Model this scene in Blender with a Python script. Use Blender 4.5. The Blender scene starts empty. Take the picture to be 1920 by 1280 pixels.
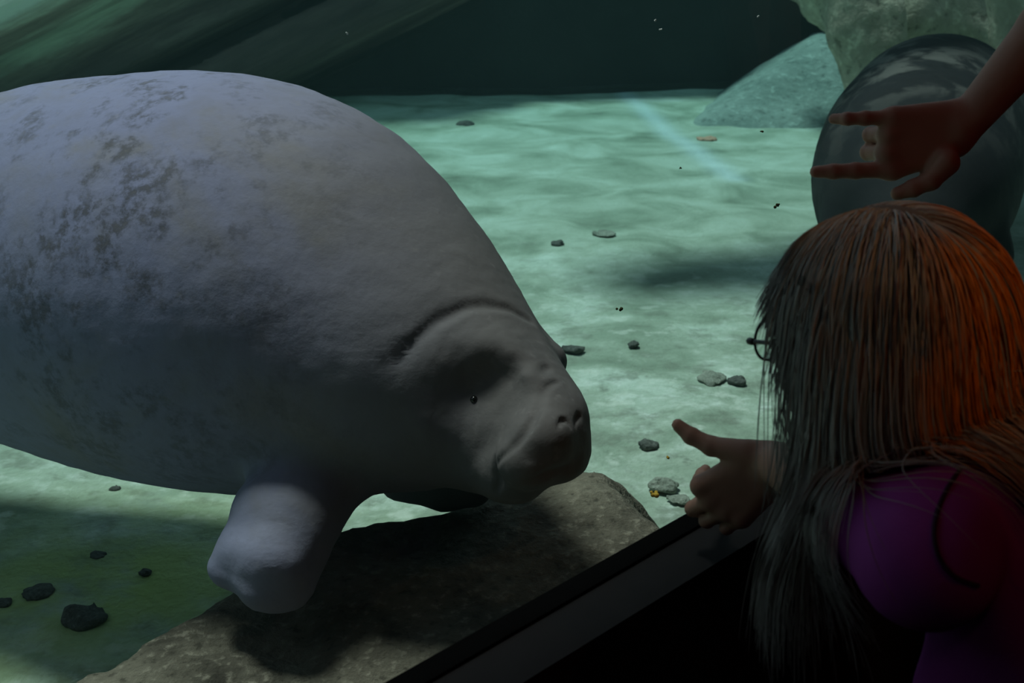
import bpy, math, random
import numpy as np
from mathutils import Vector, Matrix

random.seed(7)
rng = np.random.default_rng(11)
scene = bpy.context.scene
COL = scene.collection

# ------------------------------------------------------------------ camera
FPX = 2637.0                                   # focal length in pixels of the 1920 frame
PITCH = math.atan(940.0 / FPX)
CAMZ = 1.65
cam_data = bpy.data.cameras.new('camera')
cam = bpy.data.objects.new('camera', cam_data)
COL.objects.link(cam)
cam.location = (0, 0, CAMZ)
cam.rotation_euler = (math.pi / 2 - PITCH, 0, 0)
cam_data.sensor_width = 36.0
cam_data.lens = FPX / 1920.0 * 36.0
cam_data.clip_start = 0.05
cam_data.clip_end = 60
cam_data.dof.use_dof = True
cam_data.dof.focus_distance = 2.6
cam_data.dof.aperture_fstop = 9.0
scene.camera = cam

# ------------------------------------------------------------------ sky, sun, exposure
world = bpy.data.worlds.new('sky')
scene.world = world
world.use_nodes = True
wn = world.node_tree.nodes
wn['Background'].inputs[0].default_value = (0.70, 0.78, 0.90, 1)
wn['Background'].inputs[1].default_value = 0.42

sun_data = bpy.data.lights.new('sun', 'SUN')
sun = bpy.data.objects.new('sun', sun_data)
COL.objects.link(sun)
SUN_DIR = Vector((0.26, -0.21, -1.0)).normalized()   # travel of the light
sun.rotation_euler = SUN_DIR.to_track_quat('-Z', 'Y').to_euler()
sun_data.energy = 2.9
sun_data.angle = math.radians(12)
sun_data.color = (1.0, 0.95, 0.88)

scene.view_settings.view_transform = 'Standard'
scene.view_settings.look = 'None'
scene.view_settings.gamma = 1.0
scene.view_settings.exposure = 0.0
scene.view_settings.use_curve_mapping = False

# ------------------------------------------------------------------ places seen through pixels
_sp, _cp = math.sin(PITCH), math.cos(PITCH)
CAM = np.array([0, 0, CAMZ])


def ray(px, py):
    x, y = (px - 960) / FPX, (640 - py) / FPX
    return np.array([x, _cp + y * _sp, -_sp + y * _cp])


def W(px, py, D):
    """Point at depth D metres along the view whose picture is at (px, py)."""
    return CAM + ray(px, py) * D


def on_z(px, py, z=0.0):
    r = ray(px, py)
    return CAM + r * ((z - CAMZ) / r[2])


def rp(r_px, D):
    return r_px * D / FPX


# ------------------------------------------------------------------ numeric helpers
def _hash(ix, iy, iz, seed):
    h = (ix.astype(np.int64) * 374761393 + iy.astype(np.int64) * 668265263 + iz.astype(np.int64) * 2147483647 + seed * 974711) & 0xFFFFFFFF
    h = ((h ^ (h >> 13)) * 1274126177) & 0xFFFFFFFF
    h = ((h ^ (h >> 16)) * 2246822519) & 0xFFFFFFFF
    return ((h ^ (h >> 15)) & 0xFFFFFF) / float(0xFFFFFF)


def vnoise(p, seed=0):
    i = np.floor(p)
    f = p - i
    f = f * f * (3 - 2 * f)
    i = i.astype(np.int64)
    out = 0
    for dx in (0, 1):
        wx = f[:, 0] if dx else 1 - f[:, 0]
        for dy in (0, 1):
            wy = f[:, 1] if dy else 1 - f[:, 1]
            for dz in (0, 1):
                wz = f[:, 2] if dz else 1 - f[:, 2]
                out = out + wx * wy * wz * _hash(i[:, 0] + dx, i[:, 1] + dy, i[:, 2] + dz, seed)
    return out * 2 - 1


def fbm(p, octaves=4, seed=0, gain=0.5):
    a, s, out = 1.0, 0.0, 0
    q = np.array(p, dtype=np.float64)
    for o in range(octaves):
        out = out + a * vnoise(q, seed + o)
        s += a
        a *= gain
        q = q * 2.03 + 17.3
    return out / s


def length(v):
    return np.sqrt((v * v).sum(1))


def capsule(p, a, b, ra, rb):
    a = np.asarray(a, float)
    ab = np.asarray(b, float) - a
    q = p - a
    t = np.clip((q @ ab) / max(ab @ ab, 1e-12), 0, 1)
    return length(q - t[:, None] * ab) - (ra + t * (rb - ra))


def ellipsoid(p, c, axes, radii):
    """axes: three orthonormal rows."""
    q = (p - np.asarray(c)) @ np.asarray(axes).T
    r = np.asarray(radii)
    k0 = length(q / r)
    k1 = length(q / (r * r)) + 1e-9
    return k0 * (k0 - 1.0) / k1


def box(p, c, axes, half, rnd=0.0):
    q = np.abs((p - np.asarray(c)) @ np.asarray(axes).T) - (np.asarray(half) - rnd)
    return length(np.maximum(q, 0)) + np.minimum(q.max(1), 0) - rnd


def smin(a, b, k):
    h = np.clip(0.5 + 0.5 * (b - a) / k, 0, 1)
    return b + (a - b) * h - k * h * (1 - h)


def smax(a, b, k):
    return -smin(-a, -b, k)


def chain(p, pts, rad, k=0.0):
    d = None
    for i in range(len(pts) - 1):
        e = capsule(p, pts[i], pts[i + 1], rad[i], rad[i + 1])
        d = e if d is None else (np.minimum(d, e) if k == 0 else smin(d, e, k))
    return d


def catmull(vals, n):
    v = np.asarray(vals, float)
    if v.ndim == 1:
        v = v[:, None]
    m = len(v)
    out = []
    for s in np.linspace(0, m - 1, n):
        i = min(int(s), m - 2)
        t = s - i
        p0, p1, p2, p3 = v[max(i - 1, 0)], v[i], v[i + 1], v[min(i + 2, m - 1)]
        out.append(0.5 * (2 * p1 + (p2 - p0) * t + (2 * p0 - 5 * p1 + 4 * p2 - p3) * t * t + (3 * p1 - p0 - 3 * p2 + p3) * t ** 3))
    return np.array(out)


def axis_coords(lo, hi, h, fine=None, hf=None):
    """grid coordinates with spacing h, and hf inside the range fine"""
    out = [lo]
    while out[-1] < hi:
        s = h
        if fine is not None:
            x = out[-1]
            d = max(fine[0] - x, x - fine[1], 0)
            s = min(h, hf + d * 0.25)
        out.append(out[-1] + s)
    while (len(out) - 1) % 4:
        out.append(out[-1] + h)
    return np.array(out)


def surface(fn, X, Y, Z, project=2):
    """Smooth closed surface of fn = 0 on a rectilinear grid."""
    nx, ny, nz = len(X), len(Y), len(Z)
    B = 4
    bx, by, bz = (nx - 1) // B, (ny - 1) // B, (nz - 1) // B
    cx = (X[:-1:B][:bx] + X[B::B][:bx]) / 2
    cy = (Y[:-1:B][:by] + Y[B::B][:by]) / 2
    cz = (Z[:-1:B][:bz] + Z[B::B][:bz]) / 2
    hx, hy, hz = X[B::B] - X[:-1:B], Y[B::B] - Y[:-1:B], Z[B::B] - Z[:-1:B]
    G = np.stack(np.meshgrid(cx, cy, cz, indexing='ij'), -1).reshape(-1, 3)
    fc = np.concatenate([fn(G[i:i + 200000]) for i in range(0, len(G), 200000)])
    diag = np.sqrt(hx[:, None, None] ** 2 + hy[None, :, None] ** 2 + hz[None, None, :] ** 2).ravel() * 0.5
    act = np.abs(fc) < diag * 1.35 + 0.006
    Fc = fc.reshape(bx, by, bz)
    F = np.empty((nx, ny, nz), np.float32)
    ix = np.minimum(np.arange(nx) // B, bx - 1)
    iy = np.minimum(np.arange(ny) // B, by - 1)
    iz = np.minimum(np.arange(nz) // B, bz - 1)
    F[:] = Fc[np.ix_(ix, iy, iz)]
    A = np.zeros((nx, ny, nz), bool)
    act = act.reshape(bx, by, bz)
    for dx in range(B + 1):
        for dy in range(B + 1):
            for dz in range(B + 1):
                A[dx:dx + B * bx:B, dy:dy + B * by:B, dz:dz + B * bz:B][:bx, :by, :bz] |= act
    idx = np.argwhere(A)
    for i in range(0, len(idx), 300000):
        c = idx[i:i + 300000]
        P = np.stack([X[c[:, 0]], Y[c[:, 1]], Z[c[:, 2]]], 1)
        F[c[:, 0], c[:, 1], c[:, 2]] = fn(P)
    S = F < 0
    cell = np.zeros((nx - 1, ny - 1, nz - 1), np.int8)
    for dx in (0, 1):
        for dy in (0, 1):
            for dz in (0, 1):
                cell += S[dx:nx - 1 + dx, dy:ny - 1 + dy, dz:nz - 1 + dz]
    mixed = (cell > 0) & (cell < 8)
    ci = np.argwhere(mixed)
    vid = -np.ones(mixed.shape, np.int64)
    vid[mixed] = np.arange(len(ci))
    acc = np.zeros((len(ci), 3))
    cnt = np.zeros(len(ci))
    crd = (X, Y, Z)
    corners = [(a, b, c) for a in (0, 1) for b in (0, 1) for c in (0, 1)]
    for a in corners:
        for ax in range(3):
            if a[ax]:
                continue
            b = list(a)
            b[ax] = 1
            fa = F[ci[:, 0] + a[0], ci[:, 1] + a[1], ci[:, 2] + a[2]]
            fb = F[ci[:, 0] + b[0], ci[:, 1] + b[1], ci[:, 2] + b[2]]
            m = (fa < 0) != (fb < 0)
            t = np.where(m, fa / np.where(m, fa - fb, 1), 0)
            P = np.stack([crd[d][ci[:, d] + a[d]] for d in range(3)], 1)
            P[:, ax] += t * (crd[ax][ci[:, ax] + 1] - crd[ax][ci[:, ax]])
            acc[m] += P[m]
            cnt[m] += 1
    V = acc / cnt[:, None]
    quads = []
    for ax in range(3):
        sl0, sl1 = [slice(None)] * 3, [slice(None)] * 3
        sl0[ax], sl1[ax] = slice(0, -1), slice(1, None)
        cr = S[tuple(sl0)] != S[tuple(sl1)]
        e = np.argwhere(cr)
        o1, o2 = (ax + 1) % 3, (ax + 2) % 3
        lim = [nx - 1, ny - 1, nz - 1]
        e = e[(e[:, o1] > 0) & (e[:, o2] > 0) & (e[:, o1] < lim[o1]) & (e[:, o2] < lim[o2])]
        inside = S[e[:, 0], e[:, 1], e[:, 2]]
        q = []
        for (s1, s2) in ((-1, -1), (0, -1), (0, 0), (-1, 0)):
            c = e.copy()
            c[:, o1] += s1
            c[:, o2] += s2
            q.append(vid[c[:, 0], c[:, 1], c[:, 2]])
        q = np.stack(q, 1)
        q[~inside] = q[~inside][:, ::-1]
        quads.append(q)
    Q = np.concatenate(quads)
    for _ in range(project):
        f = fn(V)
        g = gradient(fn, V, 1.5e-3)
        n2 = np.maximum((g * g).sum(1), 0.25)
        V = V - (np.clip(f, -0.01, 0.01) / n2)[:, None] * g * 0.9
    return V, Q


def gradient(fn, V, e):
    g = np.empty_like(V)
    for d in range(3):
        o = np.zeros(3)
        o[d] = e
        g[:, d] = (fn(V + o) - fn(V - o)) / (2 * e)
    return g


def grid_surface(fn, lo, hi, h, **kw):
    return surface(fn, axis_coords(lo[0], hi[0], h), axis_coords(lo[1], hi[1], h), axis_coords(lo[2], hi[2], h), **kw)


def trace(fn, px, py, d0=1.0, d1=8.0):
    r = ray(px, py)
    n = np.linalg.norm(r)
    t = d0
    for _ in range(200):
        f = float(fn((CAM + r * t)[None])[0])
        if f < 5e-4:
            break
        t += max(f * 0.7, 5e-4) / n
        if t > d1:
            return None
    return CAM + r * t


# ------------------------------------------------------------------ objects
def mesh_obj(name, V, Fa, m=None, parent=None, smooth=True, attrs=None):
    me = bpy.data.meshes.new(name)
    V = np.asarray(V, float)
    if isinstance(Fa, np.ndarray) and len(Fa) > 1000:
        n, k = Fa.shape
        me.vertices.add(len(V))
        me.vertices.foreach_set('co', V.astype(np.float32).ravel())
        me.loops.add(n * k)
        me.loops.foreach_set('vertex_index', Fa.astype(np.int32).ravel())
        me.polygons.add(n)
        me.polygons.foreach_set('loop_start', np.arange(0, n * k, k, dtype=np.int32))
        me.update(calc_edges=True)
    else:
        me.from_pydata(V.tolist(), [], Fa if isinstance(Fa, list) else Fa.tolist())
        me.update()
    if smooth:
        me.polygons.foreach_set('use_smooth', [True] * len(me.polygons))
    for k, val in (attrs or {}).items():
        val = np.asarray(val, np.float32)
        if val.ndim == 1:
            at = me.attributes.new(k, 'FLOAT', 'POINT')
            at.data.foreach_set('value', val)
        else:
            at = me.attributes.new(k, 'FLOAT_COLOR', 'POINT')
            at.data.foreach_set('color', np.concatenate([val, np.ones((len(val), 1), np.float32)], 1).ravel())
    o = bpy.data.objects.new(name, me)
    COL.objects.link(o)
    if m is not None:
        me.materials.append(m)
    if parent is not None:
        o.parent = parent
        o.matrix_parent_inverse = Matrix.Translation(-Vector(parent.location))
    return o


def thing(o, label, category, group=None):
    o['label'] = label
    o['category'] = category
    if group:
        o['group'] = group
    return o


def empty(name, loc):
    o = bpy.data.objects.new(name, None)
    COL.objects.link(o)
    o.location = loc
    o.empty_display_size = 0.1
    return o


def structure(o):
    o['kind'] = 'structure'
    return o


def prism(poly, z0, z1):
    """vertical prism over an anticlockwise polygon"""
    n = len(poly)
    V = [(x, y, z0) for x, y in poly] + [(x, y, z1) for x, y in poly]
    Fa = [list(range(n))[::-1], list(range(n, 2 * n))] + [[i, (i + 1) % n, n + (i + 1) % n, n + i] for i in range(n)]
    return V, Fa


def tube(pts, rad, sides=8, cap=True):
    pts = np.asarray(pts, float)
    n = len(pts)
    rad = np.broadcast_to(rad, (n,))
    T = np.gradient(pts, axis=0)
    T /= np.linalg.norm(T, axis=1)[:, None] + 1e-12
    ref = np.array([0, 0, 1.0]) if abs(T[0, 2]) < 0.9 else np.array([1.0, 0, 0])
    V = []
    N = np.cross(T[0], ref)
    for i in range(n):
        N = N - T[i] * (N @ T[i])
        N /= np.linalg.norm(N)
        Bv = np.cross(T[i], N)
        for s in range(sides):
            a = 2 * math.pi * s / sides
            V.append(pts[i] + rad[i] * (math.cos(a) * N + math.sin(a) * Bv))
    Fa = []
    for i in range(n - 1):
        for s in range(sides):
            Fa.append([i * sides + s, i * sides + (s + 1) % sides, (i + 1) * sides + (s + 1) % sides, (i + 1) * sides + s])
    if cap:
        Fa.append(list(range(sides))[::-1])
        Fa.append([(n - 1) * sides + s for s in range(sides)])
    return np.array(V), Fa


# ------------------------------------------------------------------ materials
class Mat:
    def __init__(self, name, rough=0.7, spec=0.3):
        self.m = bpy.data.materials.new(name)
        self.m.use_nodes = True
        self.t = self.m.node_tree
        self.b = self.t.nodes['Principled BSDF']
        self.b.inputs['Roughness'].default_value = rough
        self.b.inputs['Specular IOR Level'].default_value = spec

    def node(self, kind, **inp):
        n = self.t.nodes.new(kind)
        for k, v in inp.items():
            if k in ('operation', 'blend_type', 'data_type', 'noise_dimensions', 'attribute_name', 'feature', 'distance'):
                setattr(n, k, v)
            else:
                self.set(n.inputs[k.replace('_', ' ')], v)
        return n

    def set(self, sock, v):
        if isinstance(v, bpy.types.NodeSocket):
            self.t.links.new(v, sock)
        elif isinstance(v, (tuple, list)) and len(v) == 3 and sock.type == 'RGBA':
            sock.default_value = (*v, 1)
        else:
            sock.default_value = v

    def coords(self, scale=(1, 1, 1), rot=(0, 0, 0)):
        g = self.t.nodes.new('ShaderNodeTexCoord')
        mp = self.node('ShaderNodeMapping', Vector=g.outputs['Object'])
        mp.inputs['Scale'].default_value = scale
        mp.inputs['Rotation'].default_value = rot
        return mp.outputs[0]

    def noise(self, vec, scale, detail=5, rough=0.55, dist=0.0):
        n = self.node('ShaderNodeTexNoise', Vector=vec, Scale=scale, Detail=detail, Roughness=rough, Distortion=dist)
        return n.outputs['Fac']

    def ramp(self, fac, stops):
        n = self.t.nodes.new('ShaderNodeValToRGB')
        self.set(n.inputs[0], fac)
        e = n.color_ramp.elements
        while len(e) < len(stops):
            e.new(0.5)
        for el, (pos, c) in zip(e, stops):
            el.position = pos
            el.color = (*c, 1) if len(c) == 3 else c
        return n.outputs[0]

    def step(self, fac, a, b):
        n = self.t.nodes.new('ShaderNodeMapRange')
        n.interpolation_type = 'SMOOTHSTEP'
        self.set(n.inputs[0], fac)
        n.inputs[1].default_value, n.inputs[2].default_value = a, b
        return n.outputs[0]

    def mix(self, fac, a, b, blend='MIX'):
        n = self.t.nodes.new('ShaderNodeMix')
        n.data_type = 'RGBA'
        n.blend_type = blend
        self.set(n.inputs[0], fac)
        self.set(n.inputs[6], a)
        self.set(n.inputs[7], b)
        return n.outputs[2]

    def math(self, op, a, b=0.0):
        n = self.t.nodes.new('ShaderNodeMath')
        n.operation = op
        self.set(n.inputs[0], a)
        self.set(n.inputs[1], b)
        return n.outputs[0]

    def attr(self, name):
        n = self.t.nodes.new('ShaderNodeAttribute')
        n.attribute_name = name
        return n

    def color(self, c):
        self.set(self.b.inputs['Base Color'], c)
        return self

    def bump(self, h, strength, dist=0.01):
        n = self.node('ShaderNodeBump', Height=h, Strength=strength, Distance=dist)
        self.t.links.new(n.outputs[0], self.b.inputs['Normal'])
        return self


def plain(name, c, rough=0.7, spec=0.3, bump=None):
    M = Mat(name, rough, spec).color(c)
    v = M.coords()
    n = M.noise(v, 30, 4)
    M.color(M.mix(n, tuple(x * 0.85 for x in c), tuple(min(1, x * 1.15) for x in c)))
    if bump:
        M.bump(M.noise(v, bump[0], 4), bump[1], bump[2])
    return M.m


# ================================================================== THE SETTING
# line of the glass (foot of the viewing window) on the plan
GP = W(1300, 955, 1.9)
LEDGE_Z = float(GP[2])
vp = ray(3540, -300)
g = np.array([vp[0], vp[1]])
g /= np.linalg.norm(g)                         # along the glass, away to the right
nv = np.array([g[1], -g[0]])                   # from the glass towards the visitors


def gl(s, out=0.0):
    """plan point s metres along the glass, 'out' metres in front of it"""
    return GP[:2] + g * s + nv * out


S0, S1 = -3.2, 4.2
VIS_D, GLASS_T, WATER_Z, ROOM_H = 3.2, 0.028, 2.35, 2.8


def slab(s0, s1, o0, o1, z0, z1):
    return prism([gl(s0, o1), gl(s1, o1), gl(s1, o0), gl(s0, o0)], z0, z1)


dark_paint = plain('dark_paint', (0.012, 0.010, 0.010), 0.6, 0.3)
black_metal = plain('black_gasket', (0.003, 0.003, 0.003), 0.9, 0.02)
grey_metal = plain('grey_ledge', (0.018, 0.0172, 0.018), 0.8, 0.1)
carpet = plain('dark_carpet', (0.03, 0.022, 0.022), 0.95, 0.1, (300, 0.4, 0.004))


def struct_slab(name, args, m):
    V, Fa = slab(*args)
    return structure(mesh_obj(name, V, Fa, m, smooth=False))


struct_slab('floor', (S0, S1, 0.0325, VIS_D, -0.14, 0.0), carpet)
struct_slab('ceiling', (S0 - 0.15, S1 + 0.15, -0.70, VIS_D + 0.15, ROOM_H, ROOM_H + 0.15), dark_paint)  # unseen eave added past the glass keeps the sun off the visitors' hands
struct_slab('wall_back', (S0, S1, VIS_D, VIS_D + 0.15, -0.12, ROOM_H), dark_paint)
struct_slab('wall_left', (S0 - 0.15, S0, 0.0, VIS_D + 0.15, -0.12, ROOM_H), dark_paint)
struct_slab('wall_right', (S1, S1 + 0.15, 0.0, VIS_D + 0.15, -0.12, ROOM_H), dark_paint)
struct_slab('wall_front', (S0, S1, 0.0325, 0.085, -0.12, LEDGE_Z - 0.0405), dark_paint)
struct_slab('trim_1', (S0, S1, 0.0, 0.032, -0.12, LEDGE_Z), black_metal)
struct_slab('trim_2', (S0, S1, 0.0325, 0.105, LEDGE_Z - 0.04, LEDGE_Z - 0.004), grey_metal)
struct_slab('trim_3', (S0, S1, 0.0, 0.10, 2.45, ROOM_H), black_metal)

glass = Mat('window_glass')
gt = glass.t
gt.nodes.remove(glass.b)
_tr = gt.nodes.new('ShaderNodeBsdfTransparent')
_tr.inputs[0].default_value = (0.94, 0.96, 0.95, 1)
_gl = gt.nodes.new('ShaderNodeBsdfGlossy')
_gl.inputs['Roughness'].default_value = 0.02
_lw = gt.nodes.new('ShaderNodeLayerWeight')
_lw.inputs[0].default_value = 0.5
_fr = glass.node('ShaderNodeMath', operation='MULTIPLY_ADD')
gt.links.new(glass.math('POWER', _lw.outputs['Facing'], 5.0), _fr.inputs[0])
_fr.inputs[1].default_value = 0.7
_fr.inputs[2].default_value = 0.02
_mx = gt.nodes.new('ShaderNodeMixShader')
gt.links.new(_fr.outputs[0], _mx.inputs[0])
gt.links.new(_tr.outputs[0], _mx.inputs[1])
gt.links.new(_gl.outputs[0], _mx.inputs[2])
gt.links.new(_mx.outputs[0], gt.nodes['Material Output'].inputs['Surface'])
struct_slab('window_1', (S0, S1, 0.001, GLASS_T, LEDGE_Z - 0.02, 2.449), glass.m)

# ---- tank plan
BW0, BW1 = np.array([-6.5, 8.6]), np.array([6.5, 10.9])        # foot of the far wall
TL, TR = gl(S0, -0.001), gl(S1 + 1.0, -0.001)
tank_poly = [tuple(TL), tuple(gl(S1, -0.001)), (5.6, 5.6), tuple(BW1), tuple(BW0), (-5.5, 2.0)]

# tank floor: gently uneven pale sand with algae stains
floor_mat = Mat('tank_sand', 0.9, 0.15)
v = floor_mat.coords()
big = floor_mat.noise(v, 1.1, 4, 0.55)
mid = floor_mat.noise(floor_mat.coords((1.0, 1.15, 1)), 2.4, 5, 0.55, 0.6)
fine = floor_mat.noise(v, 15, 5, 0.65)
base = floor_mat.ramp(mid, [(0.26, (0.165, 0.205, 0.155)), (0.40, (0.27, 0.335, 0.26)), (0.52, (0.37, 0.44, 0.355)), (0.66, (0.48, 0.56, 0.48)), (0.8, (0.62, 0.70, 0.64))])
grav = floor_mat.noise(v, 6.5, 5, 0.6)
gnear = floor_mat.attr('gravelly').outputs['Fac']
base = floor_mat.mix(floor_mat.math('MULTIPLY', floor_mat.math('MULTIPLY', floor_mat.step(grav, 0.50, 0.36), gnear), 0.6), base, (0.17, 0.19, 0.15))
base = floor_mat.mix(floor_mat.math('MULTIPLY', floor_mat.math('MULTIPLY', floor_mat.step(grav, 0.56, 0.66), gnear), 0.55), base, (0.66, 0.70, 0.63))
c2 = floor_mat.mix(floor_mat.math('MULTIPLY', floor_mat.math('MULTIPLY', floor_mat.step(fine, 0.46, 0.70), floor_mat.step(mid, 0.4, 0.62)), gnear), base, (0.60, 0.66, 0.60))
c3 = floor_mat.mix(floor_mat.math('MULTIPLY', floor_mat.math('MULTIPLY', floor_mat.step(fine, 0.42, 0.26), gnear), 0.5), c2, (0.10, 0.115, 0.09))
alg = floor_mat.math('MULTIPLY', floor_mat.attr('algae').outputs['Fac'], floor_mat.step(floor_mat.noise(v, 4.5, 5, 0.6), 0.25, 0.6))
c4 = floor_mat.mix(alg, c3, (0.40, 0.50, 0.17))
c5 = floor_mat.mix(floor_mat.attr('pale_line').outputs['Fac'], c4, (0.62, 0.74, 0.80))
floor_mat.color(c5)
floor_mat.bump(floor_mat.math('ADD', floor_mat.noise(v, 9, 6, 0.6), floor_mat.noise(v, 40, 4)), 0.35, 0.03)

nx, ny = 260, 240
gx, gy = np.linspace(-5.6, 5.8, nx), np.linspace(0.2, 11.2, ny)
P = np.stack(np.meshgrid(gx, gy, indexing='ij'), -1).reshape(-1, 2)
P3 = np.concatenate([P, np.zeros((len(P), 1))], 1)
hgt = 0.03 * fbm(P3 * 0.8, 3, 3) + 0.012 * fbm(P3 * 4, 3, 9)
# keep it under the glass line
side = (P - GP[:2]) @ nv
keep = side < 0.0
spot = on_z(215, 1100)[:2]
alg_v = np.exp(-(((P[:, 0] - spot[0]) / 0.55) ** 2 + ((P[:, 1] - spot[1]) / 0.38) ** 2) * 1.2)
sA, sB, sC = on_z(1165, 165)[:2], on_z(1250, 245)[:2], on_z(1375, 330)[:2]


def seg_d(P, a, b):
    ab = b - a
    t = np.clip(((P - a) @ ab) / (ab @ ab), 0, 1)
    return np.linalg.norm(P - a - t[:, None] * ab, axis=1)


pale_line = np.exp(-(np.minimum(seg_d(P, sA, sB), seg_d(P, sB, sC)) / 0.07) ** 2) * 0.55  # narrow pale bluish line running across the far floor
Fq = []
ii, jj = np.meshgrid(np.arange(nx - 1), np.arange(ny - 1), indexing='ij')
q = np.stack([ii * ny + jj, (ii + 1) * ny + jj, (ii + 1) * ny + jj + 1, ii * ny + jj + 1], -1).reshape(-1, 4)
q = q[keep[q].all(1)]
used = np.unique(q)
remap = -np.ones(len(P), int)
remap[used] = np.arange(len(used))
structure(mesh_obj('tank_floor', np.concatenate([P, hgt[:, None]], 1)[used], remap[q], floor_mat.m, attrs={'algae': alg_v[used], 'pale_line': pale_line[used], 'gravelly': np.clip((6.6 - P[used, 1]) / 2.4, 0.10, 1)}))

# far wall, side walls of the pool
wall_mat = Mat('tank_wall', 0.85, 0.2)
v = wall_mat.coords()
wall_mat.color(wall_mat.ramp(wall_mat.noise(v, 1.3, 5, 0.6), [(0.3, (0.030, 0.034, 0.034)), (0.7, (0.060, 0.062, 0.060))]))
wall_mat.bump(wall_mat.noise(v, 5, 6), 0.5, 0.06)


def wall_strip(name, a, b, z0, z1, th=0.3):
    a, b = np.asarray(a, float), np.asarray(b, float)
    d = (b - a) / np.linalg.norm(b - a)
    n = np.array([-d[1], d[0]])
    V, Fa = prism([a, b, b + n * th, a + n * th], z0, z1)
    return structure(mesh_obj(name, V, Fa, wall_mat.m, smooth=False))


wall_strip('tank_wall_back', BW0, BW1, -0.2, 1.5)
wall_strip('tank_wall_right', BW1, (5.6, 5.6), -0.2, 1.5)
wall_strip('tank_wall_right_front', (5.6, 5.6), gl(S1, -0.001), -0.2, 2.5)
wall_strip('tank_wall_left', (-5.5, 2.0), BW0, -0.2, 2.5)
wall_strip('tank_wall_left_front', (-5.5, 2.0), TL, -0.2, 2.5, -0.3)

# ---- water
water = bpy.data.materials.new('pool_water')
water.use_nodes = True
wt = water.node_tree
wt.nodes.remove(wt.nodes['Principled BSDF'])
_ab = wt.nodes.new('ShaderNodeVolumeAbsorption')
_ab.inputs['Color'].default_value = (0.24, 0.89, 0.89, 1)
_ab.inputs['Density'].default_value = 0.105
_sc = wt.nodes.new('ShaderNodeVolumeScatter')
_sc.inputs['Color'].default_value = (0.55, 0.95, 0.95, 1)
_sc.inputs['Density'].default_value = 0.006
_ad = wt.nodes.new('ShaderNodeAddShader')
wt.links.new(_ab.outputs[0], _ad.inputs[0])
wt.links.new(_sc.outputs[0], _ad.inputs[1])
wt.links.new(_ad.outputs[0], wt.nodes['Material Output'].inputs['Volume'])
V, Fa = prism(tank_poly, -0.15, WATER_Z)
structure(mesh_obj('tank_water', V, Fa, water, smooth=False))


# ================================================================== ROCKWORK
def axes_from(t, up=(0, 0, 1)):
    t = np.asarray(t, float)
    t = t / np.linalg.norm(t)
    s = np.cross(t, up)
    s /= np.linalg.norm(s)
    u = np.cross(s, t)
    return np.array([t, s, u])


def rock_mat(name, dark, light, rough=0.9, streak=None, scale=3.0):
    M = Mat(name, rough, 0.15)
    v = M.coords()
    n = M.noise(v, scale, 7, 0.65)
    c = M.ramp(n, [(0.3, dark), (0.68, light)])
    f = M.noise(v, scale * 9, 5, 0.6)
    c = M.mix(M.math('MULTIPLY', M.step(f, 0.52, 0.72), 0.5), c, tuple(min(1, x * 1.6 + 0.03) for x in light))
    c = M.mix(M.math('MULTIPLY', M.step(f, 0.45, 0.3), 0.6), c, tuple(x * 0.5 for x in dark))
    M.color(c)
    M.bump(M.math('ADD', M.noise(v, scale * 4, 6, 0.65), f), 0.5, 0.04)
    return M


# low rock kerb lying along the foot of the glass
def ridge_pt(px, py, D):
    return W(px, py, D)


ridge_px = [(60, 1420, 2.66), (230, 1262, 2.68), (410, 1156, 2.72), (500, 1090, 2.80), (590, 1016, 2.90), (740, 994, 3.0), (920, 944, 3.05), (1050, 900, 3.1), (1130, 894, 3.12)]
ridge = np.array([W(*r) for r in ridge_px])
ridge = np.concatenate([ridge, [ridge[-1] + np.array([0.35, 0.32, -0.03])]])


def kerb_fn(p):
    d = None
    for i in range(len(ridge) - 1):
        a, b = ridge[i], ridge[i + 1]
        ab = b[:2] - a[:2]
        t = np.clip(((p[:, :2] - a[:2]) @ ab) / (ab @ ab), 0, 1)
        c = a[:2] + t[:, None] * ab
        w = p[:, :2] - c
        zt = a[2] + t * (b[2] - a[2])
        # across: steep towards the pool, long slope towards the glass
        out = w @ nv
        r = length(w)
        fall = np.where(out > 0, 0.10 * r + 0.05 * r * r, 1.6 * np.maximum(r - 0.02, 0))
        e = (p[:, 2] - (zt - fall))
        e = np.maximum(e * 0.6, np.where(out > 0, 0, r - 0.75))
        d = e if d is None else smin(d, e, 0.02)
    endcap = (p - ridge[-2]) @ np.array([0.70, 0.25, 0.60]) - 0.02
    d = smax(d, endcap * 0.8, 0.05)
    side = ((p[:, :2] - GP[:2]) @ nv) + 0.02
    d = smax(d, side, 0.02)
    d = smax(d, -0.12 - p[:, 2], 0.01)
    return d + 0.012 * fbm(p * 5, 3, 21) + 0.0035 * fbm(p * 26, 3, 5)


kerb_mat = rock_mat('kerb_rock', (0.045, 0.038, 0.030), (0.20, 0.175, 0.135), scale=4.5)
lo, hi = ridge.min(0) - [0.5, 0.7, 0.5], ridge.max(0) + [0.9, 0.5, 0.2]
V, Q = grid_surface(kerb_fn, lo, hi, 0.016, project=1)
thing(mesh_obj('rock_kerb', V, Q, kerb_mat.m), 'long low brown rock lying on the tank floor under the manatee, along the foot of the glass', 'rock')

# big leaning rock wall, upper left
eA, eB = W(525, 188, 8.9), W(905, 0, 9.0)
eT = (eB - eA) / np.linalg.norm(eB - eA)
toc = np.array([0, -_cp, _sp])
eN = np.cross(toc, eT)
eN /= np.linalg.norm(eN)
if eN[0] > 0:
    eN = -eN
eF = np.cross(eT, eN)
if eF[1] > 0:
    eF = -eF                                    # towards the viewer
slab_axes = np.array([eT, eN, eF])


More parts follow.
